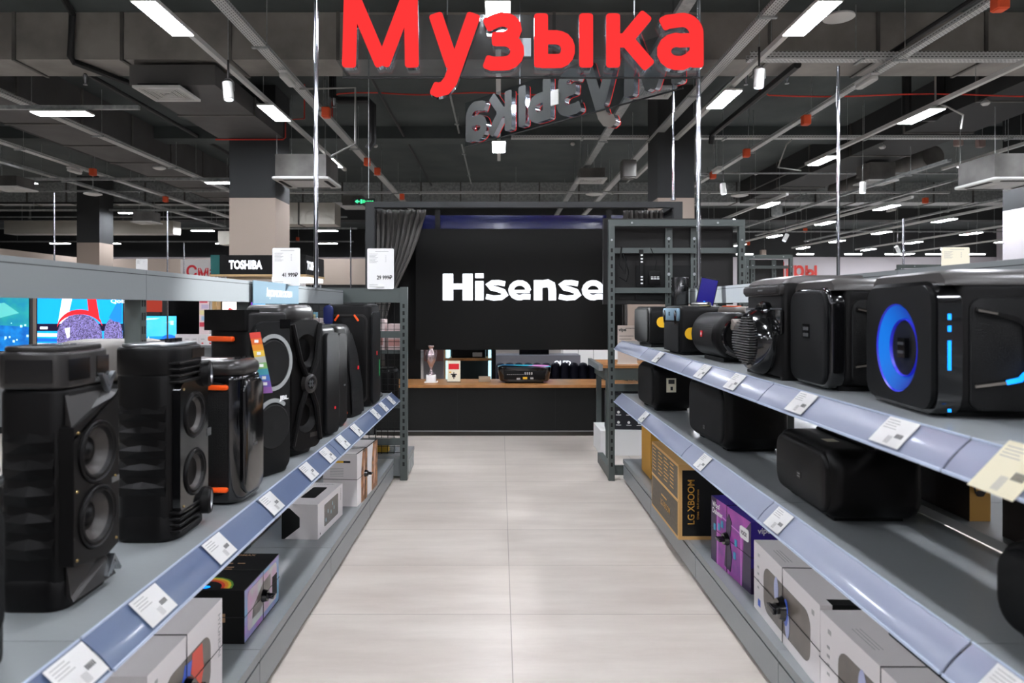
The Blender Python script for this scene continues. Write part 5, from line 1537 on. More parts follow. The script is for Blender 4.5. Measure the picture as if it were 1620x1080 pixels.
def pw(b, w, d, h):
    frr(b, 1, .02, h * .46, w * .7, h * .64, .05, d)
    for x, z, k in ((-.1, .62, 2), (.07, .32, 2), (.05, .46, 3)): b.k = k; b.loft([[(w * x + .022 * u, -d / 2 - .0016 - q, h * z + .05 * v) for u, v in circ(1, 18)] for q in (0, .0004 * k)])
    b.k = 4; b.box(-w * .42, -w * .39, -d / 2 - .001, -d / 2, h * .82, h * .87); b.box(w * .4, w * .43, -d / 2 - .001, -d / 2, h * .8, h * .86)
    for i in range(4): b.box(-w * .43, -w * .405, -d / 2 - .001, -d / 2, h * (.35 + .1 * i), h * (.38 + .1 * i))
    b.k = 3; b.box(-w * .42, -w * .38, -d / 2 - .001, -d / 2, h * .1, h * .2)
    b.k = 5; b.loft([[(u + .02, v + d * .12, h + q) for u, v in rr(w * .62, d * .5, .03)] for q in (0, .0008)])
    for x in (-.06, .1): b.k = 3; b.loft([[(w * x + .03 * u, d * .06 + .03 * v, h + q) for u, v in circ(1, 18)] for q in (.0008, .0016)]); b.k = 2; b.loft([[(w * x + .015 * u, d * .06 + .015 * v, h + q) for u, v in circ(1, 18)] for q in (.0016, .002)])
    b.k = 4
    for i in range(3): b.box(-w * .3, -w * .1, -d * .4 + i * .012, -d * .4 + i * .012 + .002, h, h + .0008)
    b.k = 5; b.box(w * .43, w * .5 + .0008, -d / 2 + .04, d * .5, h - .015, h + .001)
for N, F, lb, px in (((1.05, 2.24), (1.068, 2.87), 'white carton with a dark window and blue lock, beside the purple carton', .0), ((1.035, 1.56), (1.035, 2.205), 'white carton with a black printed top, nearest the camera on the double-shelf base', .03)):
    c_ = carton(lb, 'R', N, F, .34, .28, [wbox, win, lilac, bluep, ink_g, blk_m], pw)
    lock(*c_, px, .13, .045)
def p(b, w, d, h):
    b.k = 1
    for i in range(4): b.box(w / 2, w / 2 + .001, -d * .3, d * .1, h * (.1 + .035 * i), h * (.1 + .035 * i) + .008)
carton('plain ochre carton standing upright at the rack end of the double-shelf base', 'R', (1.1, 4.98), (1.1, 5.3), .16, .42, [mat('ochre_card', 'b7862c', .6), ink], p)
def p(b, w, d, h):
    frr(b, 1, 0, h * .4, w * .5, h * .4, .02, d)
carton('slim white carton wedged between the ochre and kraft cartons', 'R', (1.055, 4.55), (1.06, 4.72), .16, .33, [wbox, win], p)
# cartons on the far side of the double-shelf gondola, seen through it
hp = mat('headphone_card', 'b98a3e', .6)
for i, (y0, y1, x0, x1, h, lb) in enumerate(((2.29, 2.56, 1.575, 1.645, .34, 'dark carton with an ochre end and a headphone mark seen through the lower tier'), (1.86, 2.14, 1.575, 1.645, .34, 'dark carton nearest the camera seen through the lower tier'), (2.68, 2.78, 1.6, 1.66, .36, 'slim yellow carton seen past the leathery case speaker'))):
    t = thing('product_carton', lb, 'carton', ((x0 + x1) / 2, (y0 + y1) / 2, ZR), 0, 'cartons behind the lower tier')
    w, d = (x1 - x0) / 2, (y1 - y0) / 2
    b = MB(); b.box(-w, w, -d, d, 0, h)
    b.k = 1; b.box(-w, w, -d - E0, -d, 0, h)
    if i == 0:
        b.k = 0
        b.ribbon([(.019 * math.cos(math.radians(a)), .115 + .034 * math.sin(math.radians(a))) for a in range(-40, 221, 20)], .005, -d - .003, -d, 'y', (0, 0, 0))
        b.ribbon([(-.014, .093), (.014, .093)], .02, -d - .0034, -d, 'y', (0, 0, 0), cr=.45)
        b.ribbon([(-.012, .117), (.012, .117)], .005, -d - .003, -d, 'y', (0, 0, 0))
        for q in range(5): b.box(-.02 + q * .008, -.018 + q * .008, -d - .002, -d, .19, .19 + .02 * (q % 3 + 1))
    b.done('printed_carton', [mat('dark_brown_card', '241a14', .6) if i < 2 else mat('yellow_card', 'e8c81e', .5), hp if i < 2 else mat('yellow_card_b', 'e8c81e', .5)], t, smooth=0)
# things on the far side of the double-shelf gondola upper shelf
t = thing('tilted_tablet', 'small dark screen leaning on the far shelf behind the boomboxes', 'display', (1.35, 4.52, ZU), -.18, None)
b = MB(); b.M = Matrix.Rotation(math.radians(12), 4, 'Y'); b.rbox(.115, .2, -.012, .012, .006, .003, 'y', (-.06, .37)); b.k = 1; b.box(-.112, -.008, -.0128, -.012, .285, .462); b.k = 2; b.box(-.07, -.06, -.0134, -.0128, .3, .315); b.done('screen_slab', [blk, mat('screen_indigo', '17126a', .2, emit=.35), blue_led2], t)
MB().box(-.035, .055, -.04, .04, 0, .27).done('stand_block', blk_m, t, smooth=0)
t = thing('tower_device', 'tall black gloss device with a cyan light behind the boomboxes', 'device', (1.375, 5.22, ZU), .1)
b = MB(); b.rbox(.11, .09, 0, .51, .01, .004); b.k = 1; b.box(.04, .052, -.0462, -.045, .2, .215); b.k = 2; b.box(-.01, .012, -.0462, -.045, .44, .446); b.done('case', [blk_g, mat('cyan_led', '18c8c8', .4, emit=1.2), steel], t)
for i, (x, y, w, h, lb) in enumerate(((1.66, 4.62, .1, .14, 'first small white carton behind the rounded boombox'), (1.8, 4.62, .09, .135, 'second small white carton with a black mark behind the rounded boombox'), (1.56, 5.3, .08, .13, 'small white carton behind the tilted dark screen'), (1.92, 4.62, .1, .13, 'small dark carton with red mark behind the rounded boombox'))):
    t = thing('small_carton', lb, 'carton', (x, y, ZU), 0, 'small cartons on the far upper shelf')
    b = MB(); b.box(-w / 2, w / 2, -.05, .05, 0, h); b.k = 1; b.box(-w * .3, w * .1, -.0506, -.05, h * .3, h * .75); b.done('printed_carton', [white if i != 3 else blk_m, [red, ink, ink_g, red][i]], t, smooth=0)
# ================================================================ screen booth
BY = 7.64
t = thing('screen_booth', 'black booth frame enclosing the big brand screen', 'booth', (.27, BY + .06, 0))
for s in (-1, 1):
    MB().box(s * 1.74 - .05, s * 1.74 + .05, 0, .08, 0, 2.57).done('post', beam_d, t, smooth=0)
    MB().box(s * 1.76 - .02, s * 1.76 + .02, .08, 1.6, 0, 2.57).done('side_panel', blk_m, t, smooth=0)
    MB().box(s * 1.74 - .05, s * 1.74 + .05, 1.55, 1.63, 0, 2.57).done('post', beam_d, t, smooth=0)
MB().box(-1.79, 1.79, 0, .08, 2.57, 2.635).done('top_beam', beam_d, t, smooth=0)
MB().box(-1.79, 1.79, 1.55, 1.63, 2.57, 2.635).done('top_beam', beam_d, t, smooth=0)
for s in (-1, 1): MB().box(s * 1.74 - .05, s * 1.74 + .05, .08, 1.55, 2.575, 2.63).done('side_beam', beam_d, t, smooth=0)
MB().box(-1.3, 1.68, .7, .74, 2.385, 2.575).done('navy_panel', navy, t, smooth=0)
MB().box(-1.3, 1.68, .68, .7, 2.385, 2.395).done('lower_edging', steel, t, smooth=0)
MB().box(-1.7, -1.25, .72, .76, 0, 2.575).done('dark_side_cloth', blk_m, t, smooth=0)
def drape(label, top, rows, n, y, loc_z=0):
    """rows: (z, x0, x1) in world; pleated sheet"""
    b = MB()
    ls = []
    for z, x0, x1 in rows:
        m = n * 8
        ls.append([(x0 + (x1 - x0) * (i / m) + .006 * math.sin(i * .9 + z * 3), y + (.045 * min(1, (x1 - x0) / .35)) * math.sin(2 * PI * n * i / m) * (.7 + .3 * math.sin(i * .37)), z) for i in range(m + 1)])
    b.loft(ls, (0, 0), False)
    o = b.done('curtain', curtain, smooth=80)
    tag(o, label, 'curtain')
    sm = o.modifiers.new('thickness', 'SOLIDIFY'); sm.thickness = .004
    return o
wx = lambda px, Y: (px - 791) * Y / 1080
wz = lambda py, Y: 1.45 - (py - 485) * Y / 1080
Yc = 7.88
rows = [(wz(p_, Yc), wx(a_, Yc), wx(c_, Yc)) for p_, a_, c_ in ((332, 590, 674), (340, 590, 673), (355, 591, 668), (380, 592, 660), (410, 593, 648), (440, 594, 634), (470, 594, 620), (500, 594, 612), (540, 594, 608), (600, 593, 610))]
drape('grey-black curtain gathered aside at the corner of the booth', 0, rows, 9, Yc)
rows = [(z, wx(985, Yc), wx(1048, Yc)) for z in (2.56, 2.5, 2.3, 2.0, 1.5, .9, .6)]
drape('grey-black curtain bunched behind the tall slotted rack', 0, rows, 8, Yc)
# screen
SY = 8.24
t = thing('projection_screen', 'huge black screen with the glowing white brand name', 'screen', (wx(828, SY), SY, wz(553, SY)))
X0, X1, Z1 = wx(658, SY) - t.location.x, wx(998, SY) - t.location.x, wz(362, SY) - t.location.z
MB().box(X0, X1, -.02, .02, 0, Z1).done('screen_panel', mat('screen_cloth', '0e0e0d', .75, spec=.2, bump=(600, .1)), t, smooth=0)
for x in (X0 * .8, X1 * .8): MB().box(x - .03, x + .03, .03, .05, Z1 * .7, 2.62 - t.location.z).done('hanger_bracket', blk_m, t, smooth=0)
k_ = SY / 1080
H2 = lambda q: ((q[0] - 828) * k_, (553 - q[1]) * k_)
S_ = [(799, 449), (789, 447), (779, 447.2), (774, 450.5), (778, 455.5), (788, 458), (796, 461), (799, 466), (793, 470.5), (781, 471.3), (769, 469)]
E_ = [(837, 461)] + [(822 + 13.5 * math.cos(math.radians(a)), 459 - 11.7 * math.sin(math.radians(a))) for a in range(0, 301, 25)] + [(839, 469.5)]
glyphs = [('letter_h', [([(709, 433), (709, 475)], 16.5), ([(740, 433), (740, 475)], 16), ([(705, 453), (745, 453)], 9)]),
          ('letter_i', [([(758.5, 444.5), (758.5, 475)], 13.5), ([(758.5, 432.5), (758.5, 440)], 13.5)]),
          ('letter_s', [(S_, 8.2)]),
          ('letter_e', [(E_, 8.6), ([(808, 461), (838, 461)], 5)]),
          ('letter_n', [([(851, 443), (851, 475)], 13.5), ([(850, 455), (856, 449.5), (866, 448), (872, 451), (873.5, 459), (873.5, 475)], 12)]),
          ('letter_s', [([(x + 115, y) for x, y in S_], 8.2)]),
          ('letter_e', [([(x + 116, y) for x, y in E_], 8.6), ([(924, 461), (954, 461)], 5)])]
for nm, st in glyphs:
    b = MB()
    for pts, w in st:
        b.ribbon([H2(q) for q in pts], w * k_, -.03, -.02, 'y', ks=(0, 0, 0), cr=.05)
    b.done(nm, sign_w, t, smooth=0)
# counter
t = thing('display_counter', 'long black counter with an oak top under the big screen', 'counter', (.27, BY, 0))
MB().box(-1.66, 1.66, .02, .6, .06, .545).done('counter_body', mat('counter_black', '0f0f0e', .6, spec=.25, bump=(400, .1)), t, smooth=0)
b = MB()
for x in (-.75, .35, 1.2): b.box(x - .002, x + .002, .0185, .02, .06, .545)
b.done('panel_seam', slot, t, smooth=0)
MB().box(-1.68, 1.68, -.02, .62, .545, .575).done('oak_top', wood, t, smooth=0)
MB().box(-1.66, 1.66, .04, .6, 0, .06).done('kick_plate', mat('kick_steel', '4b4945', .3, .7, var=(1.3, '2a2927')), t, smooth=0)
MB().box(-1.66, 1.66, .008, .0185, .05, .062).done('lower_edging', steel, t, smooth=0)
CT = .575
# projector
t = thing('projector', 'black short-throw projector with a yellow sticker on the oak counter', 'projector', (.28, 7.95, CT))
b = MB(); b.loft([[(u, v, z) for u, v in rr(.61 * s, .34, .1)] for z, s in ((.02, .9), (.035, .94), (.12, 1.0), (.165, 1.01), (.18, 1.0), (.185, .97))]); b.done('case', blk_g, t)
b = MB(); b.rbox(.47, .1, -.176, -.168, .01, .002, 'y', (0, .095)); b.k = 1; b.box(-.02, .03, -.1775, -.176, .05, .075); b.k = 2
b.box(-.09, -.05, -.1775, -.176, .045, .065); b.box(.065, .1, -.1775, -.176, .05, .07)
for i in range(9): b.box(-.2 + i * .022, -.188 + i * .022, -.1775, -.176, .1, .106)
for i in range(4): b.box(.0 + i * .025, .014 + i * .025, -.1775, -.176, .1, .13)
b.done('port_panel', [blk, yel, ink_g], t)
MB().box(-.22, .22, -.1, .1, 0, .022).done('foot', blk_m, t, smooth=0)
t = thing('trophy', 'pale metal trophy cup on a clear base on the oak counter', 'trophy', (wx(682, 7.9), 7.9, CT))
b = MB(); b.lathe([(.03, .08), (.045, .09), (.02, .13), (.016, .16), (.03, .2), (.055, .25), (.062, .3), (.05, .35), (.028, .375), (.024, .39), (.04, .42), (.038, .425), (.02, .4)], n=24, cap=(1, 1)); b.tube([(.03, 0, .37), (.06, 0, .37), (.065, 0, .33), (.055, 0, .3)], .005); b.tube([(-.03, 0, .37), (-.06, 0, .37), (-.065, 0, .33), (-.055, 0, .3)], .005); b.done('cup', mat('rose_metal', 'c2aeb0', .25, .85), t)
b = MB(); b.rbox(.15, .12, 0, .012, .01, .003); b.rbox(.11, .09, .012, .085, .01, .003); b.done('clear_base', white, t)
t = thing('price_card_stand', 'price card with a red heading on the oak counter', 'price card', (wx(718, 7.9), 7.9, CT))
b = MB(); b.box(-.075, .075, 0, .006, .01, .25); b.k = 1; b.box(-.06, .06, -.001, 0, .15, .215); b.k = 2; b.box(-.02, .02, -.001, 0, .06, .09); b.box(-.035, .035, -.001, 0, .085, .1); b.box(-.005, .005, -.001, 0, .04, .12); b.k = 3; b.box(-.055, -.03, -.001, 0, .11, .125); b.done('printed_card', [cream, red, ink, yel], t, smooth=0)
MB().box(-.08, .08, -.03, .04, 0, .012).done('clear_foot', acryl, t, smooth=0)
t = thing('card_holder', 'small tan card block on the oak counter before the lit shelf', 'card', (wx(767, 7.95), 7.95, CT))
b = MB(); b.rbox(.14, .05, 0, .065, .003, .003); b.done('card_block', mat('tan_card', '9d8b74', .6), t)

# ---- display behind the booth, seen under the screen
t = thing('lit_shelf_unit', 'dark shelf unit with lit pale edges seen under the screen', 'shelf unit', (wx(741, 10.0), 10.0, 0))
for s in (-1, 1):
    MB().box(s * .37 - .03, s * .37 + .03, 0, .4, 0, 1.6).done('side_panel', wood if s < 0 else blk_m, t, smooth=0)
    MB().box(s * .31 - .02, s * .31 + .02, .06, .36, .32, 1.5).done('light_strip', mat('strip_cyan', 'b8e4f0', .4, emit=1.6), t, smooth=0)
for z in (.3, .66): MB().box(-.34, .34, 0, .4, z, z + .035).done('shelf', wood, t, smooth=0)
MB().box(-.34, .34, .38, .4, 0, 1.6).done('back_panel', blk_m, t, smooth=0)
t = thing('media_player', 'black box with white labels on the lit shelf unit', 'device', (wx(741, 10.0), 10.15, .696))
b = MB(); b.rbox(.5, .2, 0, .13, .01, .004); b.k = 1; b.box(.06, .2, -.1015, -.1, .02, .08); b.done('case', [blk, ink_g], t)
t = thing('poster', 'pale poster panel behind the trophy cup', 'poster', (wx(686, 9.4), 9.4, 0))
b = MB(); b.box(-.14, .14, 0, .02, .2, 1.2); b.k = 1; b.box(-.13, .13, -.001, 0, .7, 1.1); b.done('panel', [beige_l, mat('poster_pink', 'd9a8a2', .6)], t, smooth=0)
b = MB(); b.box(-.1, .1, -.05, .1, 0, .2); b.done('foot', blk_m, t, smooth=0)
t = thing('sofa', 'navy velvet sofa with rolled upright tufts seen under the screen', 'sofa', (wx(872, 9.3), 9.3, 0))
b = MB()
for i in range(12): b.rbox(.125, .14, .1, .69, .06, .05, c=(-.69 + i * .125, 0))
b.done('tufted_backrest', velvet, t)
MB().rbox(1.5, .8, .1, .42, .08, .05, c=(0, .45)).done('seat', velvet, t)
MB().box(-.7, .7, -.02, .8, 0, .1).done('base', blk_m, t, smooth=0)
t = thing('tv_bench', 'grey television bench with white glowing letters behind the sofa', 'bench', (wx(850, 11.4), 11.4, 0))
b = MB(); b.box(-.72, .72, 0, .5, 0, .64); b.k = 1; b.text('OLED', .11, (.28, -.002, .47), bold=.02); b.done('bench_body', [mat('bench_grey', '77767d', .5), sign_w], t, smooth=0)
t = thing('television', 'television with a blue and pink picture edge above the grey bench', 'TV', (wx(845, 11.5), 11.6, .64))
b = MB(); b.box(-.64, .64, -.02, .02, .09, .8); b.done('bezel', blk_g, t, smooth=0)
b = MB()
pc = [mat('tvp_%d' % i, c, .4, emit=1.1) for i, c in enumerate(('2a9ad8', '37c0e0', 'd890d0', '58c8e0'))]
for i in range(4): b.k = i; b.box(-.63 + i * .315, -.63 + (i + 1) * .315, -.0205, -.02, .1, .79)
b.done('lit_screen', pc, t, smooth=0)
MB().box(-.25, .25, -.08, .08, 0, .09).done('stand', blk_g, t, smooth=0)
t = thing('white_cabinet', 'white low cabinets lit beyond the sofa', 'cabinet', (1.75, 13.5, 0))
MB().box(-.5, .9, 0, .5, 0, .9).done('cabinet_body', white, t, smooth=0)
b = MB()
for x in (-.2, .1, .4, .7): b.box(x - .006, x + .006, -.001, 0, .02, .88)
b.done('door_seam', ink_g, t, smooth=0)

# ---- table behind the tall rack
t = thing('demo_table', 'grey-framed table with an oak top behind the tall rack', 'table', (1.5, 6.85, 0))
MB().box(-.52, .5, -.35, .4, .865, .89).done('oak_top', wood, t, smooth=0)
MB().box(-.56, -.52, -.35, .45, .84, .9).done('side_edging', grey, t, smooth=0)
MB().box(-.5, .5, -.33, .38, .75, .865).done('apron', grey_dk, t, smooth=0)
for x in (-.46, .46):
    for y in (-.3, .34): MB().box(x - .025, x + .025, y - .025, y + .025, 0, .75).done('leg', grey_dk, t, smooth=0)
t = thing('price_card_stand', 'tall cream price card headed vipe on the oak table', 'price card', (1.25, 6.7, .891))
b = MB(); b.box(-.095, .095, 0, .006, .005, .375); b.k = 1; b.text('vipe', .045, (-.085, -.001, .32), bold=.03)
for i in range(6): b.box(-.08, .06 - .02 * (i % 2), -.001, 0, .27 - i * .03, .274 - i * .03)
b.box(-.02, .085, -.001, 0, .345, .349)
b.done('printed_card', [mat('warm_card', 'dccfc4', .6), ink], t, smooth=0)
MB().box(-.1, .1, -.03, .04, 0, .006).done('clear_foot', lamp_w, t, smooth=0)
t = thing('board_panel', 'tall pale board standing behind the vipe price card', 'board', (1.55, 7.1, .891))
b = MB(); b.box(-.22, .2, 0, .02, 0, .62); b.done('board', beige, t, smooth=0)
t = thing('pedestal', 'low white pedestal behind the tall rack', 'pedestal', (1.4, 6.9, 0))
MB().box(-.42, .42, -.25, .25, 0, .24).done('pedestal_body', white, t, smooth=0)
t = thing('television_carton', 'dark carton with white icons standing on the white pedestal', 'carton', (1.25, 6.82, .241), -.12)
b = MB(); b.box(-.2, .2, -.1, .1, 0, .36); b.k = 1
for x, z in ((-.07, .17), (.03, .17), (-.07, .07), (.03, .07), (.13, .17), (.13, .07)): b.loft([[(x + .014 * u, -.1008 + q, z + .014 * v) for u, v in circ(1, 12)] for q in (0, .0006)]); b.box(x - .025, x + .025, -.101, -.1, z - .03, z - .024)
b.k = 2; b.poly([(-.1, -.101, .22), (.2, -.101, .24), (.2, -.101, .3), (-.1, -.101, .34)])
b.done('printed_carton', [mat('midnight_card', '15161f', .5), white, mat('green_print', '38403a', .5)], t, smooth=0)

# ================================================================ TV department beyond the single-shelf gondola
def tv(label, x0, x1, y, z0, z1, mats, paint, base=None, foot_h=.06, cat='TV'):
    t = thing('television', label, cat, ((x0 + x1) / 2, y, base if base is not None else z0 - foot_h), 0, 'televisions in the TV department')
    o = z0 - t.location.z
    w, h = (x1 - x0) / 2, z1 - z0
    MB().box(-w - .012, w + .012, 0, .05, o - .012, o + h + .012).done('bezel', blk_g, t, smooth=0)
    b = MB(); b.k = 0; b.box(-w, w, -.0015, 0, o, o + h)
    b.M = Matrix.Translation((-w, 0, o)) @ Matrix.Diagonal((2 * w, 1, h, 1))
    paint(b)
    b.done('lit_screen', mats, t, smooth=0)
    for s in (-1, 1): MB().box(s * w * .6 - .02, s * w * .6 + .02, -.1, .12, 0, o - .012).done('foot', blk_m, t, smooth=0)
    return t
em = lambda n, c, e=1.0, **k: mat(n, c, .3, emit=e, **k)
def sp(b, k, pts, o=2):
    b.k = k; b.prism(pts, -.0008 * o, -.0005 * o, 'y')
TZ = .84
def p_sea(b):
    sp(b, 1, [(0, .45), (1, .35), (1, 0), (0, 0)]); sp(b, 2, [(.4, .62), (.8, .7), (.92, .55), (.7, .45), (.4, .42)], 3)
    random.seed(3)
    for i in range(40):
        x, z = random.random(), random.random() * .4; s = .006 + .012 * random.random()
        sp(b, 3, [(x, z), (x + s, z), (x + s, z + s * 2), (x, z + s * 2)], 4)
tv('large TV showing teal underwater coral at the edge of the photo', -6.95, -5.52, 8, .93, 1.74, [em('sea_a', '1478a0', .8, var=(5, '2a9a98')), em('sea_b', '0c4fa8', .8, var=(8, '1880c8')), em('sea_c', '5cbcb8', .8), em('sea_d', 'b8e8f0', .9)], p_sea, TZ)
def p_cake(b):
    sp(b, 1, [(0, .38), (1, .38), (1, .5), (0, .5)])
    for i in range(4): sp(b, 3 if i % 2 else 2, [(0, .03 + i * .085), (.3, .03 + i * .085), (.3, .08 + i * .085), (0, .09 + i * .085)])
    sp(b, 3, [(.24, .5), (.34, .5), (.42, 1), (.3, 1)])
    for i in range(1, 12): sp(b, 6, [(i / 12, .52), (i / 12 + .002, .52), (i / 12 + .002, 1), (i / 12, 1)], 1.5)
    def blob(x0, x1, top, o):
        P = [(x0, 0), (x1, 0), (x1, .3)] + [((x0 + x1) / 2 + (x1 - x0) / 2 * math.cos(math.radians(a)), .3 + (top - .3) * math.sin(math.radians(a))) for a in range(10, 180, 14)] + [(x0, .3)]
        sp(b, 4, P, o)
    blob(.23, .76, .66, 4); blob(.78, 1.0, .6, 4)
    A = [(.5 + .28 * math.cos(math.radians(a)), .36 + .3 * math.sin(math.radians(a))) for a in range(20, 175, 12)]
    B = [(.5 + .27 * math.cos(math.radians(a)), .42 + .32 * math.sin(math.radians(a))) for a in range(170, 15, -12)]
    sp(b, 5, A + B, 6)
    sp(b, 3, [(.32, .42), (.38, .44), (.38, .28), (.35, .26)], 6)
    sp(b, 5, [(.58, 1), (.68, 1), (.73, .58), (.66, .62), (.6, .72)], 7)
    sp(b, 7, [(.84, .6), (.92, .82), (.99, .9), (.99, .52), (.9, .54)], 7)
    b.k = 3; b.text('QoE', .09, (.86, -.008, .85), bold=.02)
    sp(b, 3, [(.03, .41), (.12, .41), (.12, .45), (.03, .45)], 3)
tv('large bright TV showing grey cakes with red glaze on blue', -5.42, -4.42, 8, .9, 1.6, [em('ck_blue', '12a0e8', 1), em('ck_dark', '1a1030', .6), em('ck_navy', '1860c8', 1), em('ck_white', 'f0f4ff', 1.1), em('ck_grey', '8f84c0', .9, var=(70, '2a2248')), em('ck_red', 'e8242c', 1), em('ck_line', '0c78c0', 1), em('ck_glaze', '1a7ae0', 1)], p_cake, TZ)
def bench(label, x0, x1, y0, y1, z):
    t = thing('tv_bench', label, 'bench', ((x0 + x1) / 2, (y0 + y1) / 2, 0))
    w, d = (x1 - x0) / 2, (y1 - y0) / 2
    MB().box(-w, w, -d, d, z - .04, z).done('bench_top', grey, t, smooth=0)
    MB().box(-w + .03, w - .03, -d + .03, d - .03, .08, z - .04).done('bench_body', mat('bench_body_grey', '6c6e6f', .5), t, smooth=0)
    MB().box(-w + .06, w - .06, -d + .06, d - .06, 0, .08).done('foot', slot, t, smooth=0)
bench('long grey bench carrying the two large bright TVs', -7.2, -3.9, 7.75, 8.35, TZ)
bench('grey bench carrying the blue sky monitor and white cartons', -6.9, -4.35, 10.8, 11.9, .84)
def p_sky(b):
    sp(b, 1, [(0, 0), (1, 0), (1, .14), (0, .1)]); sp(b, 2, [(.62, 0)] + [(.82 + .18 * math.cos(math.radians(a)), .2 * math.sin(math.radians(a))) for a in range(170, 9, -20)] + [(1, 0)], 3)
    sp(b, 3, [(.29, .02), (.31, .12), (.32, .12), (.34, .02)], 4); sp(b, 3, [(.05, .8), (.5, .86), (.6, .92), (.1, .9)], 3); sp(b, 3, [(.7, .7), (.95, .76), (.9, .8)], 3)
    sp(b, 3, [(.85, .62), (.93, .62), (.93, .8), (.85, .8)], 3)
tv('blue sky monitor with a small tower on the grey bench', -5.84, -5.19, 10.95, .93, 1.3, [em('sky_a', '2fb4ec', 1.0, var=(3, '58c4ee')), em('sky_b', '1a8cd8', 1), em('sky_c', '1f6ac8', 1), em('sky_d', 'b8e4f6', 1)], p_sky, .84)
tv('switched-off black TV beside the blue sky monitor', -5.5, -4.86, 11.35, 1.0, 1.62, [blk_g, blk_g], lambda b: None, .84)
t = thing('wall_board', 'plain red board behind the blue sky monitor', 'board', (-6.05, 11.8, .84))
b = MB(); b.box(-.22, .2, 0, .02, .52, .76); b.k = 1; b.box(-.22, -.19, 0, .02, 0, .52); b.box(.17, .2, 0, .02, 0, .52); b.done('board', [mat('board_red', 'c23a22', .6), blk_m], t, smooth=0)
for i in range(5):
    x = -5.1 + i * .125
    o = thing('product_carton', '%s white carton of the row on the bench by the switched-off TV' % ORD[i], 'carton', (x, 10.9, .84), 0, 'white cartons on the TV bench')
    b = MB(); b.box(-.061, .061, -.05, .05, 0, .17); b.k = 1; b.box(-.02, .01, -.051, -.05, .02, .04); b.k = 2; b.box(-.03, .03, -.051, -.05, .09, .1); b.done('printed_carton', [wbox, red, ink_g], o, smooth=0)
t = thing('poster_stand', 'narrow colourful poster beside the switched-off TV', 'poster', (-4.72, 10.9, .84 + .171))
b = MB(); b.box(-.08, .08, -.004, .004, 0, .62)
for i, k in enumerate((1, 2, 3, 4, 1)): b.k = k; b.box(-.075 + .03 * (i % 2), .07 - .02 * (i % 3), -.0046, -.004, .12 + i * .095, .19 + i * .095)
b.done('printed_poster', [mat('po_a', 'e8d4d4', .5), mat('po_b', 'd8485a', .5), mat('po_c', 'a8c8e0', .5), mat('po_d', 'e8dca0', .5), mat('po_e', 'c8b8d0', .5)], t, smooth=0)
# Toshiba stand
t = thing('brand_stand', 'black TOSHIBA display stand with a timber ledge and lit side', 'display stand', (-3.24, 9.3, 0))
b = MB(); b.box(-.68, .61, -.05, .9, 1.89, 2.15); b.k = 1; b.text('TOSHIBA', .155, (-.43, -.052, 1.965), bold=.045, w=.45)
b.text('TOSHIBA', .15, (.612, .0, 1.965), (0, 1, 0), (0, 0, 1), bold=.045, w=.6)
b.k = 2; b.box(-.68, -.56, -.0515, -.05, 1.89, 2.15)
b.done('fascia', [blk_m, sign_w, mat('teal_print', '0e5a58', .5)], t, smooth=0)
MB().box(-.69, .62, -.06, .91, 1.86, 1.889).done('timber_ledge', mat('timber', 'c9a878', .5), t, smooth=0)
MB().box(.1, .6, .1, .88, 1.8, 1.859).done('light_box', mat('lit_box', 'f0f4f4', .5, emit=1.8), t, smooth=0)
MB().box(-.62, .42, .3, .35, 0, 1.8).done('back_panel', blk_m, t, smooth=0)
MB().box(-.68, -.62, 0, .4, 0, 1.86).done('timber_post', mat('timber_b', 'b9945e', .5), t, smooth=0)
MB().box(-.62, .61, -.02, .9, 1.0, 1.04).done('shelf', white, t, smooth=0)
b = MB()
for i in range(5): b.box(-.66 + i * .04, -.64 + i * .04, -.03, .0, 1.6, 1.86)
b.done('timber_slat', beige_l, t, smooth=0)
def p_toy(b):
    sp(b, 1, [(0, .3), (.3, .1), (.34, .4), (.2, .7), (0, .8)]); sp(b, 2, [(.05, .35), (.22, .2), (.26, .34), (.1, .5)], 3); sp(b, 3, [(.28, 1), (.34, 1), (.5, .2), (.44, .2)], 3)
    sp(b, 4, [(.4, .8), (.7, .8), (.8, 1), (.4, 1)], 3); sp(b, 5, [(.55, .85), (.75, .7), (.9, 1), (.6, 1)], 4); sp(b, 2, [(.6, .1), (.95, .1), (.95, .5), (.7, .6)], 3)
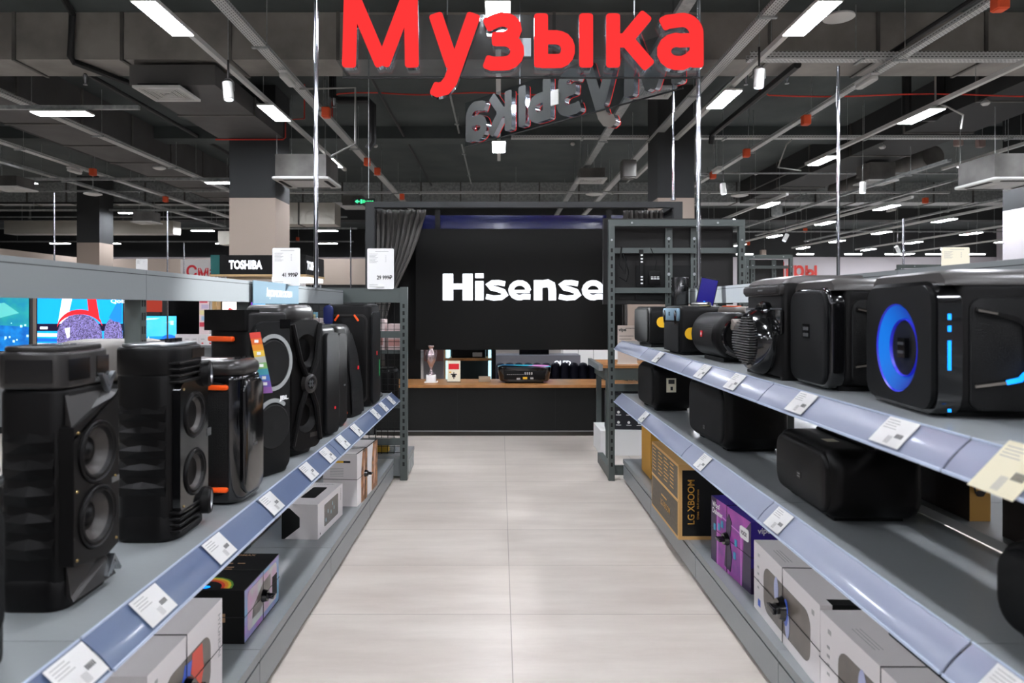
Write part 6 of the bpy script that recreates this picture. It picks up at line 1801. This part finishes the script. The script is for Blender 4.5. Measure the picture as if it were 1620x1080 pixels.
tv('TV with red, white and blue picture under the black display fascia', -3.84, -2.85, 9.44, 1.12, 1.76, [em('ty_a', '1a9ad8', .9), em('ty_b', 'f4ece4', 1), em('ty_c', 'd8242c', 1), em('ty_d', '7030a0', 1), em('ty_e', '18a0e0', 1), em('ty_f', 'd8a030', 1)], p_toy, 1.041)
for i in range(6):
    o = thing('packaged_item', '%s small colourful pack on the lit side of the display stand' % ORD[i], 'carton', (-2.73, 9.35 + i * .13, 1.041), 0, 'packs on the lit stand side')
    b = MB(); b.box(-.05, .05, -.05, .05, 0, .3 + .03 * (i % 2)); b.k = 1; b.box(.05, .051, -.04, .04, .1, .2); b.done('printed_carton', [mat('pk_%d' % i, ('d88a5a', 'c8b8d8', 'e8e0d8', '8a6a9a', 'd8d0a0', '7ab0c8')[i], .5), white], o, smooth=0)
# phone department wall panel
t = thing('department_sign', 'white wall panel with large red Cyrillic department lettering partly hidden by the stand', 'sign', (-5.6, 14, 0))
b = MB(); b.box(-.95, 1.6, 0, .06, 0, 2.42); b.k = 1; b.text('Смартфоны', .32, (-.84, -.003, 2.06), bold=.03); b.done('panel', [mat('panel_white', 'd8d4d2', .7), mat('letters_red', 'd0242e', .5)], t, smooth=0)
t = thing('department_sign', 'red Cyrillic department lettering high on the far white wall', 'sign', (15.3, 32.95, 2.9))
b = MB(); b.text('Игры', .95, (-2.2, 0, 0), bold=.03, w=2.2)
for v in b.bm.verts: pass
b.done('lettering', mat('letters_red_b', 'e0463c', .5), t, smooth=0)
# other low furniture in the hall
for i, (x0, x1, y0, y1, z) in enumerate(((4.6, 5.5, 8.5, 14, 1.35), (8, 9.2, 9, 20, 1.4), (12, 13, 10, 24, 1.45), (-13, -9, 12, 13, 1.4), (-3.3, -2.2, 14, 20, 1.3))):
    t = thing('shelving_gondola', '%s plain grey gondola row standing out in the hall' % ORD[i], 'shelving', ((x0 + x1) / 2, (y0 + y1) / 2, 0))
    w, d = (x1 - x0) / 2, (y1 - y0) / 2
    MB().box(-w, w, -d, d, 0, .16).done('base_shelf', grey, t, smooth=0)
    MB().box(-.04, .04, -d, d, .16, z).done('back_panel', grey_dk, t, smooth=0)
    for zz in (.6, 1.0): MB().box(-w * .9, w * .9, -d, d, zz, zz + .03).done('shelf', grey, t, smooth=0)
